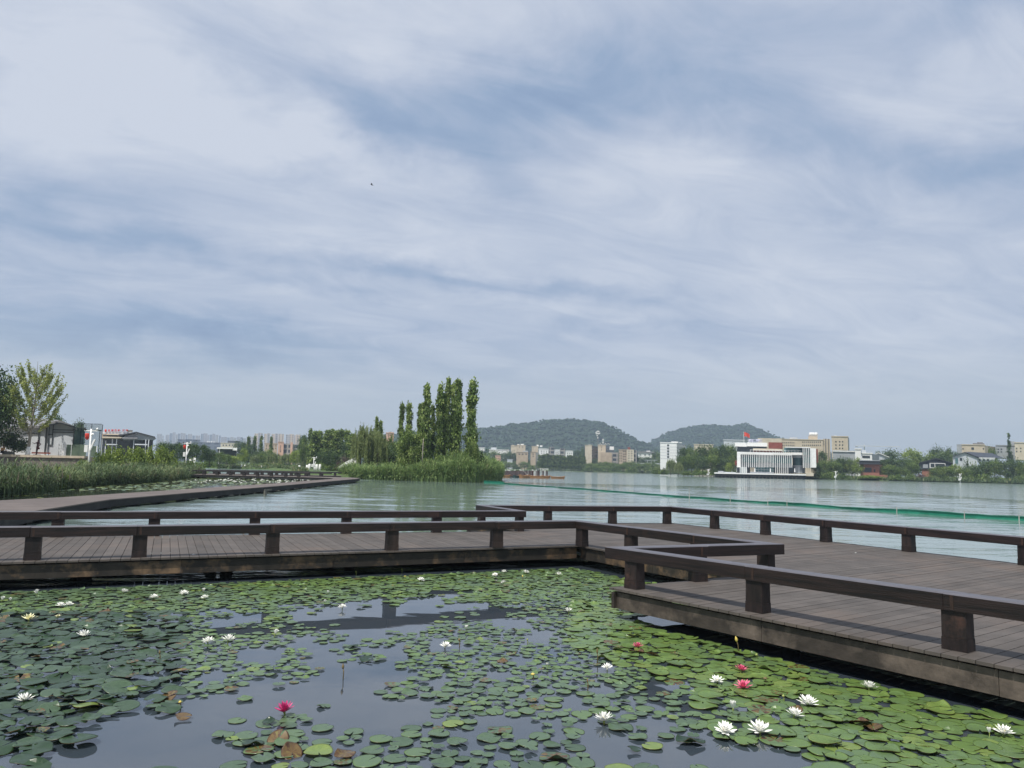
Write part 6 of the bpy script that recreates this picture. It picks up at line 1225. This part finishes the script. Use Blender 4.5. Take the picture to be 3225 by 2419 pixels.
# how densely the leaves lie, read on a coarse grid over the pond (columns every 100, rows every 50 units of the photograph)
GR = {1250: [.95]*23, 1275: [.9]*12+[.95]*11, 1300: [.92, .9, .9, .92, .9, .9, .8, .55, .6, .45, .55, .85, .95, .98]+[.98]*9,
      1325: [.85, .7, .85, .9, .85, .75, .45, .12, .25, .15, .5, .85, .92, .98]+[.98]*9,
      1350: [.9, .92, .95, .9, .55, .6, .7, .4, .15, .3, .8, .85, .8, .9, .98]+[.98]*8,
      1375: [.97, .97, .97, .92, .55, .65, .65, .45, .45, .55, .75, .6, .7, .95, .98]+[.98]*8,
      1400: [.98, .97, .97, .92, .7, .8, .65, .42, .5, .6, .7, .65, .75, .95, .98]+[.98]*8,
      1450: [.98, .97, .97, .92, .85, .8, .6, .38, .5, .65, .75, .8, .85, .85, .95]+[.98]*8,
      1500: [.98, .96, .92, .6, .4, .35, .12, .25, .3, .5, .8, .8, .8, .85, .7, .9, .95, .97, .97, .95, .95, .95, .95],
      1525: [.97, .93, .7, .4, .3, .15, .1, .35, .3, .5, .75, .75, .6, .8, .5, .85, .9, .95, .95, .95, .95, .95, .95],
      1550: [.97, .9, .45, .15, .06, .3, .35, .1, .3, .4, .6, .65, .7, .75, .65, .8, .7, .8, .92, .95, .95, .95, .95],
      1575: [.95, .8, .25, .02, .0, .25, .65, .4, .25, .5, .6, .45, .6, .6, .55, .55, .6, .7, .85, .9, .95, .95, .95],
      1600: [.9, .65, .12, .0, .02, .5, .7, .35, .75, .65, .5, .55, .75, .2, .3, .2, .45, .6, .8, .85, .92, .95, .95],
      1625: [.85, .4, .05, .0, .05, .4, .75, .75, .8, .7, .65, .65, .6, .5, .1, .05, .15, .4, .7, .8, .9, .95, .95],
      1660: [.5, .1, .05, .15, .1, .3, .7, .8, .85, .85, .8, .8, .75, .75, .5, .2, .15, .5, .7, .8, .9, .95, .95], 1720: [.5]*23}
gv = sorted(GR)
def open_mid(u, v):
    e = math.exp(-((u-960)/330)**2-((v-1425)/85)**2); return 1-.10*e-.35*math.exp(-((u-900)/340)**2-((v-1325)/28)**2)
def gden(u, v):
    u = min(max(u/100, 0), 21.999); i = int(u); fu = u-i; v = min(max(v, gv[0]), gv[-1]-.01)
    j = max(k for k in range(len(gv)) if gv[k] <= v); fv = (v-gv[j])/(gv[j+1]-gv[j]); a, b = GR[gv[j]], GR[gv[j+1]]
    return ((a[i]*(1-fu)+a[i+1]*fu)*(1-fv)+(b[i]*(1-fu)+b[i+1]*fu)*fv)*open_mid(u*100, v)
def inside(x, y, poly):
    c = False; n = len(poly)
    for i in range(n):
        x1, y1 = poly[i]; x2, y2 = poly[i-1]
        if (y1 > y) != (y2 > y) and x < (x2-x1)*(y-y1)/(y2-y1)+x1: c = not c
    return c
water_ok = [(-14, 3), (-14, 8.2), E0, (E1[0]-.1, E1[1]-.4), (3.7, 12.05), (E2[0], E2[1]-.1), (E3[0]+.25, E3[1]+.25), (1.9, 9.9), (8.0, 1.2), (8, .5), (-6, .5)]
rg = random.Random(99); cell = {}; pads = []
def zone(u, v):
    """(mean radius, mean tint, share of raised or curled leaves, how tightly they overlap)"""
    if u < 400 and v > 1325 and u+(v-1340)*.05 < 400: return .088 if v < 1450 else .104, .20, .75, .68
    if v < 1300 and u < 1330: return .078, .54 if u > 500 else .42, .3, .60
    if v < 1300: return .082, .62, .3, .62
    edge = (u-1150)*.40+1265            # the band of greener, larger leaves along the right deck
    if u > 1230 and v < edge+95: return .100, .60, .3, .62
    if u > 1500: return .112, .55, .35, .66
    if u < 1000 and v < 1345: return .068, .50, .2, .66
    if v > 1560: return .086, .38, .3, .86
    if v > 1480: return .072, .42, .25, .86
    return .058, .50, .15, .84
tries = 0
while tries < 120000:
    tries += 1; x = rg.uniform(-9.5, 8); y = rg.uniform(3.2, 16.2)
    if not inside(x, y, water_ok): continue
    u, v = proj(x, y, 0)
    if u < -120 or u > 2330 or v > 1730: continue
    d = gden(u, v); R0_, tb, lift_, ov = zone(u, v)
    if rg.random() > .12 and smooth_noise(x*3.1, y*3.1, 3)*.5+.5 > d*1.15+.10: continue
    if rg.random() > .3 and smooth_noise(x*1.9+3, y*1.9, 6)*.5+.5 > d*1.5+.08: continue
    hs = math.sin(math.floor(x/.26+.3*math.sin(y*3))*127.1+math.floor(y/.34+.3*math.sin(x*3))*311.7)*43758.5; hs -= math.floor(hs)
    if hs > d*1.12 or rg.random() > d*1.5: continue
    r_ = R0_*rg.choice([.55, .75, .9, 1, 1, 1.1, 1.2])*rg.uniform(.92, 1.08); ok = True; ci, cj = int(x/.3), int(y/.3)
    for a in (-1, 0, 1):
        for b in (-1, 0, 1):
            for q in cell.get((ci+a, cj+b), ()):
                if (q[0]-x)**2+(q[1]-y)**2 < (ov*(r_+q[2]))**2: ok = False; break
            if not ok: break
        if not ok: break
    if not ok: continue
    p = (x, y, r_, u, v, tb, lift_, ov); pads.append(p); cell.setdefault((ci, cj), []).append(p)
def pad_choice(p, rg, lo=False):
    x, y, r_, u, v, tb, lift_, ov = p
    raised = rg.random() < lift_; pi = rg.randrange(5, 12) if raised else rg.randrange(0, 5)
    if raised and pi >= 10 and rg.random() < .6: pi = rg.randrange(5, 10)
    t = min(.8, max(0, tb+rg.choice([-.08, -.04, 0, 0, .04, .08])+.05*smooth_noise(x*2, y*2, 11))); dec = rg.random() < .035
    if not dec and rg.random() < .05: t = .70
    return pi, round(t*25)/25, dec
pads.sort(key=lambda p: -(p[2]**2/(p[0]**2+p[1]**2)**1.5)*(0 if p[3] < -10 or p[3] > 2222 or p[4] > 1668 else 1))
def zlay(rg, raised): return .008+rg.uniform(0, .014)+(.008 if raised else 0)
ZONES = [(lambda u, v: u < 400, 'dark green lily pad in the crowded cluster at the near left of the pond', 'lily pads of the dark near left cluster'),
         (lambda u, v: u > 1480, 'broad bright green lily pad in the mat below the right deck edge', 'lily pads of the green mat below the right deck'),
         (lambda u, v: True, 'grey-green lily pad floating loosely on the open middle of the pond', 'loose lily pads in the middle of the pond')]
nind = 0; rest = []
for p in pads:
    x, y, r_, u, v, tb, lift_, ov = p; pi, t, dec = pad_choice(p, rg)
    if nind < 290 and -10 < u < 2222 and v < 1668:
        o = link(pad_me(pi, t, dec), 'lily_pad', None, (x, y, zlay(rg, pi > 4))); o.scale = (r_, r_*rg.uniform(.92, 1), r_*1.1); tl = R(7) if lift_ > .6 else R(1.6)
        o.rotation_euler = (rg.gauss(0, tl), rg.gauss(0, tl), rg.uniform(0, 6.28))
        if lift_ > .6: o.location.z += .018
        for f, lb, gp in ZONES:
            if f(u, v): tag(o, ('browned, decaying lily pad' if dec else lb.split(' lily pad')[0]+' lily pad')+lb.split('lily pad')[1], 'lily pad', gp+(' (decaying)' if dec else '')); break
        nind += 1
    else: rest.append((p, pi, t, dec))
VV = []; FF = {3: [], 4: []}; TT = {3: [], 4: []}; base = 0
def add_low(VV, FF, TT, base, x, y, z, r_, t, dec, rg, tl=.03, style=None):
    V, F = LOWP[rg.randrange(6) if style is None else style]; a = rg.uniform(0, 6.28); M_ = Matrix.Translation((x, y, z)) @ Matrix.Rotation(rg.gauss(0, tl), 4, 'X') @ Matrix.Rotation(rg.gauss(0, tl), 4, 'Y') @ Matrix.Rotation(a, 4, 'Z') @ Matrix.Diagonal((r_, r_, r_*1.1, 1))
    VV += [tuple(M_ @ Vector(q)) for q in V]; n = len(F)
    for i, f in enumerate(F):
        tt = .93 if i >= n-12 else (rg.uniform(.84, .97) if dec and rg.random() < .5 else t+rg.uniform(-.02, .02)); FF[len(f)].append(tuple(base+k for k in f)); TT[len(f)].append(tt)
    return base+len(V)
for (p, pi, t, dec) in rest: base = add_low(VV, FF, TT, base, p[0], p[1], zlay(rg, pi > 4)+(.015 if p[6] > .6 else 0), p[2], t, dec, rg, .07 if p[6] > .6 else .02)
me = bpy.data.meshes.new('lily_pads'); me.from_pydata(VV, [], FF[3]+FF[4]); a = me.attributes.new('tint', 'FLOAT', 'FACE'); a.data.foreach_set('value', TT[3]+TT[4]); me.materials.append(MAT['lily_pad'])
tag(link(me, 'lily_pads'), 'carpet of small overlapping lily pads covering the farther parts of the pond', 'lily pads', kind='stuff')
# lagoon leaves
VV = []; FF = {3: [], 4: []}; TT = {3: [], 4: []}; base = 0
for _ in range(5200):
    y = rg.uniform(24, 97); xr = np.interp(y, [14, 44, 60, 84, 97], [-18, -18.2, -18.2, -19.5, -24]); xl = np.interp(y, [14, 36, 47, 55, 71, 98], [-60, -26, -29, -31, -33, -41])
    x = rg.uniform(xl, xr); e = (x-xl)/(xr-xl)
    if smooth_noise(x*.9, y*.45, 2)+.35*(1-2*abs(e-.35)) < .12 and not (y > 62 and rg.random() < .6 and e > .15): continue
    r_ = rg.uniform(.10, .17)*(1.25 if y > 50 else 1); base = add_low(VV, FF, TT, base, x, y, .012+rg.uniform(0, .015), r_, rg.choice([.45, .55, .65, .75, .8]), False, rg, .05, 0)
me = bpy.data.meshes.new('lily_pads'); me.from_pydata(VV, [], FF[3]+FF[4]); a = me.attributes.new('tint', 'FLOAT', 'FACE'); a.data.foreach_set('value', TT[3]+TT[4]); me.materials.append(MAT['lily_pad'])
tag(link(me, 'lily_pads'), 'drift of lily pads on the lagoon between the reeds and the far boardwalk', 'lily pads', kind='stuff')

# flowers
def petal(m, a, el, L_, W_, z0=.0, curl=.25):
    """one cupped pointed petal leaving the centre at heading a and elevation el"""
    d = Vector((math.cos(a)*math.cos(el), math.sin(a)*math.cos(el), math.sin(el))); s = Vector((-math.sin(a), math.cos(a), 0)); up = s.cross(d)*-1
    P = []
    for i, (t, w_) in enumerate(((0, .25), (.35, .85), (.7, .8), (.9, .42))):
        c = d*(L_*t)+up*(curl*L_*t*t*.5)+Vector((0, 0, z0)); k = up*(abs(w_)*W_*.16); P += [c+s*W_*.5*w_+k, c, c-s*W_*.5*w_+k]
    P.append(d*L_+up*(curl*L_*.55)+Vector((0, 0, z0)))
    F = []
    for i in range(3): F += [(3*i, 3*i+1, 3*i+4, 3*i+3), (3*i+1, 3*i+2, 3*i+5, 3*i+4)]
    F += [(9, 10, 12), (10, 11, 12)]; m.add(P, F)
FLO = {}
def flower_me(kind_):
    if kind_ in FLO: return FLO[kind_]
    mt = {'white': 'petal_white', 'whitecup': 'petal_white', 'cream': 'petal_cream', 'pink': 'petal_pink', 'magenta': 'petal_magenta', 'tiny': 'petal_white'}[kind_]
    m = MB(); rings = {'white': [(9, 12, 1, .30), (9, 32, .92, .27), (7, 55, .78, .22)], 'whitecup': [(7, 55, .95, .42), (7, 68, .9, .36), (5, 78, .7, .3)], 'cream': [(9, 18, 1, .30), (8, 42, .9, .26), (6, 62, .7, .2)],
                       'pink': [(8, 14, 1, .30), (9, 36, .88, .27), (8, 60, .72, .22)], 'magenta': [(9, 25, 1, .28), (9, 45, .95, .26), (8, 65, .85, .22)], 'tiny': [(7, 20, 1, .42), (6, 58, .85, .4)]}[kind_]
    g_ = random.Random(len(kind_))
    for r_, (n, el, L_, W_) in enumerate(rings):
        for k in range(n): petal(m, 2*math.pi*(k+.5*r_)/n+g_.uniform(-.1, .1), R(el+g_.uniform(-6, 6)), L_*g_.uniform(.9, 1.05), W_, .03*r_)
    st = MB()
    for k in range(16):
        a = 2.4*k; e = R(60+30*(k % 3)/3); st.tube([(0, 0, .05), (math.cos(a)*.26*math.cos(e), math.sin(a)*.26*math.cos(e), .05+.32*math.sin(e))], [.035, .02], 4)
    FLO[kind_] = (m.mesh('petals', mt), st.mesh('stamens', 'stamen')); return FLO[kind_]
def flower(kind_, u, v, r_, label, tilt=.15, hz=.05, group=None):
    hz *= .55
    p = pz(u, v, .03); F_ = empty('water_lily_flower', label, 'flower', (p.x, p.y, hz), group, rg.uniform(0, 6.28)); F_.scale = (r_, r_, r_)
    F_.rotation_euler = (rg.gauss(0, tilt), rg.gauss(0, tilt), rg.uniform(0, 6.28)); a, b = flower_me(kind_); link(a, 'petals', F_)
    if kind_ != 'tiny': link(b, 'stamens', F_)
    if kind_ not in ('tiny',):
        m = MB(); m.tube([(0, 0, -hz/r_-.6), (.05, 0, -.2), (0, 0, .06)], [.06, .07, .12], 6); link(m.mesh('stem', 'bud_green'), 'stem', F_)
    return F_
FL = [('whitecup', 5, 1297, .065, 'small white lily flower at the left frame edge, below its twin'), ('whitecup', 22, 1297, .055, 'small half closed white lily flower second from the left frame edge'), ('whitecup', 80, 1283, .08, 'white lily flower near the dark water under the left deck'),
      ('white', 130, 1309, .08, 'open white lily flower, left of a touching pair'), ('white', 148, 1307, .075, 'open white lily flower, right of a touching pair'), ('white', 268, 1280, .085, 'white lily flower floating alone in dark water near the left deck'),
      ('white', 332, 1293, .08, 'white lily flower just below and left of the row by the left deck'), ('white', 397, 1284, .09, 'large white lily flower in the row by the left deck'), ('whitecup', 440, 1278, .075, 'white lily flower above another one, right end of the left row'), ('white', 442, 1293, .075, 'white lily flower under another one, right end of the left row'),
      ('cream', 62, 1341, .115, 'large open cream yellow lily flower at the left of the pond'), ('cream', 125, 1333, .05, 'small folded yellow lily flower right of the large cream one'), ('white', 180, 1376, .105, 'white lily flower with its reflection between dark left pads'), ('white', 52, 1515, .09, 'white lily flower low among the large dark pads near left'),
      ('white', 449, 1389, .09, 'white lily flower on grey-green pads, left of a spaced pair'), ('white', 493, 1385, .095, 'white lily flower on grey-green pads, right of a spaced pair'), ('whitecup', 594, 1372, .07, 'cup shaped white lily flower at the edge of the railing reflection'), ('whitecup', 702, 1301, .05, 'tiny half closed white lily flower left of the open water'),
      ('whitecup', 708, 1281, .05, 'small pale lily flower in the mat above the open water'), ('white', 739, 1314, .085, 'open white lily flower by the upper open water'), ('white', 909, 1254, .085, 'white lily flower alone near the middle of the left deck edge'),
      ('white', 1069, 1244, .07, 'leftmost of the white lily flowers clustered near the inner deck corner'), ('white', 1089, 1236, .08, 'topmost white lily flower of the cluster near the inner deck corner'), ('white', 1088, 1259, .075, 'lowest white lily flower of the cluster near the inner deck corner'), ('white', 1136, 1239, .095, 'large white lily flower beside a yellow bud near the inner deck corner'),
      ('white', 1207, 1243, .095, 'rightmost white lily flower under the inner deck corner'), ('white', 1228, 1323, .085, 'white lily flower left of the platform corner'), ('whitecup', 1007, 1359, .06, 'upright half closed white lily flower in the middle open water'), ('white', 962, 1396, .08, 'spiky white lily flower with reflection in the middle open water'),
      ('white', 1311, 1445, .07, 'tilted white lily flower left of the pink ones'), ('whitecup', 1183, 1508-68, .04, 'closing white lily bud flower in the middle mat'), ('white', 1305, 1557, .105, 'large spiky white lily flower low in the middle of the pond'), ('white', 1549, 1473, .085, 'white lily flower left of the two pink ones'),
      ('whitecup', 1584, 1533, .085, 'rounded white lily flower above the nearest pair'), ('white', 1716, 1549, .095, 'white lily flower below the widest star shaped one'), ('white', 1745, 1521, .115, 'wide star shaped white lily flower in the green mat'), ('white', 1877, 1486, .095, 'white lily flower closest to the right deck edge'),
      ('white', 1566, 1584, .105, 'drooping white lily flower, left of the nearest pair'), ('white', 1641, 1582, .12, 'largest white lily flower, right of the nearest pair'), ('whitecup', 2137, 1586, .05, 'narrow closed white lily flower at the lower right'), ('white', 2168, 1586, .095, 'open white lily flower at the lower right beside a closed one'),
      ('pink', 1378, 1398, .085, 'pink lily flower left of the platform beside brown leaves'), ('pink', 1601, 1450, .09, 'upper of two pink lily flowers in the green mat'), ('pink', 1607, 1485, .105, 'lower of two pink lily flowers in the green mat'), ('magenta', 614, 1540, .105, 'deep magenta lily flower alone in the near open water')]
for k_, u, v, r_, lb in FL: flower(k_, u, v, r_*.92, lb, .12, .045+rg.uniform(0, .03), 'water lily flowers in the pond')
def bud(u, v0, v1, mt, label, r_=.018, lean=.0):
    p = pz(u, v0, .0); t = pd(u+lean, v1, p.y); h = max(.05, t.z); B = empty('lily_bud', label, 'flower bud', (p.x, p.y, 0), 'lily buds on stalks')
    tip = Vector((t.x, p.y, h)); m = MB(); m.tube([(p.x, p.y, -.05), Vector((p.x, p.y, 0)).lerp(tip, .5)+Vector((.006, 0, 0)), Vector((p.x, p.y, 0)).lerp(tip, .72)], [.006, .005, .005], 5); m.build('stalk', 'bud_brown' if mt != 'bud_green' else mt, B, True)
    a = Vector((p.x, p.y, 0)).lerp(tip, .66); L_ = (tip-a); m = MB(); m.tube([a, a+L_*.3, a+L_*.6, tip], [.006, r_, r_*.85, .002], 7); m.build('bud', mt, B, True)
for a in [(1597, 1412, 1374, 'bud_yellow', 'tall yellow lily bud leaning over dark water by the right deck', .017, -8), (1634, 1428, 1411, 'bud_green', 'short yellow-green lily bud below the tall one by the right deck', .016), (1653, 1478, 1462, 'bud_brown', 'brownish closed lily bud right of the upper pink flower', .022),
          (741, 1468, 1433, 'bud_brown', 'brown lily bud on a stalk over the middle pads', .013), (1290, 1434, 1400, 'bud_brown', 'thin brown lily bud on a stalk left of the pink flower', .010), (345, 1432, 1404, 'bud_brown', 'thin brown lily bud on a stalk at the left dark cluster edge', .010), (1119+150, 1492, 1465, 'bud_brown', 'dark thin lily bud stalk in the middle mat', .008),
          (769, 1243, 1233, 'bud_green', 'pale green lily bud against the deck shadow, left of two', .014), (868, 1236, 1228, 'bud_green', 'pale green lily bud against the deck shadow, right of two', .014), (875, 1252, 1243, 'bud_yellow', 'small yellow lily bud left of the lone white flower', .013), (1129, 1256, 1242, 'bud_yellow', 'yellow lily bud beside the large white flower at the inner corner', .014),
          (955, 1384, 1366, 'bud_brown', 'brown upright lily bud right of the spiky white flower', .013) if False else (992, 1398, 1378, 'bud_brown', 'brown upright lily bud right of the spiky white flower', .014), (1139, 1391, 1379, 'bud_green', 'small green lily bud near the right middle pads', .012), (1151, 1468, 1453, 'bud_yellow', 'golden brown folded lily bud in the middle mat', .022), (1692, 1496+20, 1500, 'bud_green', 'short green lily bud between pads right of the pink flowers', .013), (389, 1530, 1513, 'bud_yellow', 'small yellow lily bud at the right edge of the dark cluster', .014)]: bud(*a)
# curled, browned leaves standing out of the mat
for k, (u, v, r_, t) in enumerate([(225, 1322, .09, 1), (398-100, 1405, .11, 1), (358, 1510, .12, 1), (240, 1518, .12, 0), (580, 1560, .06, 0), (545, 1607, .09, 0), (600, 1600, .10, 1), (760, 1395+4, .08, 0), (790, 1425, .09, 0), (975, 1364, .05, 1), (1360, 1372, .07, 0), (1110, 1361, .05, 1), (1375, 1408, .11, 1), (1410, 1415, .08, 1), (1500, 1603, .10, 0), (1480, 1600, .09, 0), (1370, 1620, .06, 0), (1720, 1535, .07, 1), (1860, 1560, .12, 1), (1885, 1572, .10, 1), (630, 1627, .10, 1), (745, 1631, .09, 1), (395, 1550, .08, 1), (1065+20, 1430, .07, 1)]):
    p = pz(u, v, .02); o = link(pad_me(10+k % 2, .9 if t else .06, bool(t)), 'curled_leaf', None, (p.x, p.y, .03)); o.scale = (r_*.9, r_*.75, r_*.95); o.rotation_euler = (rg.gauss(0, .2), rg.gauss(0, .2), rg.uniform(0, 6.28))
    where = 'left' if u < 560 else ('middle' if u < 1250 else 'right'); tag(o, ('rusty brown' if t else 'dark green')+f' curled lily leaf standing up in the {where} part of the pond', 'lily leaf', f'{"rusty" if t else "dark"} curled lily leaves in the {where} of the pond')
# the drift of white flowers in the lagoon
n = 0; pos = []
while n < 95:
    x, y = rg.uniform(0, 1530), rg.gauss(862, 20)
    if y < 822 or y > 900 or y > 905-(x-700)*.03 or (x < 380 and rg.random() < .7) or (x > 1350 and y > 868): continue
    u, v = c2(x, y); q = pz(u, v, .05)
    if q.x > np.interp(q.y, [14, 44, 60, 84, 97], [-18, -18, -18, -19, -24]): continue
    a, b = flower_me('tiny'); F_ = empty('water_lily_flower', 'small white lily flower in the distant drift behind the far boardwalk', 'flower', (q.x, q.y, .06), 'white flowers of the distant lagoon drift'); F_.scale = (.15,)*3; F_.rotation_euler = (rg.gauss(0, .15), rg.gauss(0, .15), rg.uniform(0, 6)); link(a, 'petals', F_); n += 1
for x in (1283, 1319, 1475): pass

# ------------------------------------------------------------------ small litter on the deck
for k, (x, y) in enumerate(((1700, 405), (1350, 545), (700, 335))):
    u, v = (c1x(x, y) if False else crop(0, 1500, 2.212)(x, y)) if k < 2 else c4x(x, y); q = pz(u, v, ZD+.006); m = MB(); n_ = 5 if k == 0 else 1
    for j in range(n_): cx, cy = q.x+rg.uniform(-.08, .08)*(n_ > 1), q.y+rg.uniform(-.05, .05)*(n_ > 1); a = rg.uniform(0, 3); m.add([(cx+math.cos(a)*.035, cy+math.sin(a)*.035, ZD+.008), (cx-math.sin(a)*.015, cy+math.cos(a)*.015, ZD+.016), (cx-math.cos(a)*.035, cy-math.sin(a)*.035, ZD+.008), (cx+math.sin(a)*.015, cy-math.cos(a)*.015, ZD+.010)], [(0, 1, 2, 3)])
    tag(m.build('dry_leaf' if n_ == 1 else 'leaf_litter', 'stone_cap' if n_ > 1 else 'whitewash'), ['little heap of dry tan leaves on the left deck', 'single pale scrap lying on the left deck edge', 'single pale scrap lying on the right deck'][k], 'leaf litter')

# ------------------------------------------------------------------ haze
m = MB(); m.box(-2300, 2300, -320, 2700, -2.4, 175); hz = m.build('haze', None); hm = bpy.data.materials.new('haze'); hm.use_nodes = True; nt = hm.node_tree; nt.nodes.clear()
ho = nt.nodes.new('ShaderNodeOutputMaterial'); hv = nt.nodes.new('ShaderNodeVolumePrincipled'); hv.inputs['Color'].default_value = (.66, .82, 1.0, 1); hv.inputs['Density'].default_value = .00032; hv.inputs['Anisotropy'].default_value = .1
nt.links.new(hv.outputs[0], ho.inputs['Volume']); hz.data.materials.append(hm); tag(hz, 'thin pale blue summer haze over the lake and far shore', 'haze', kind='stuff')
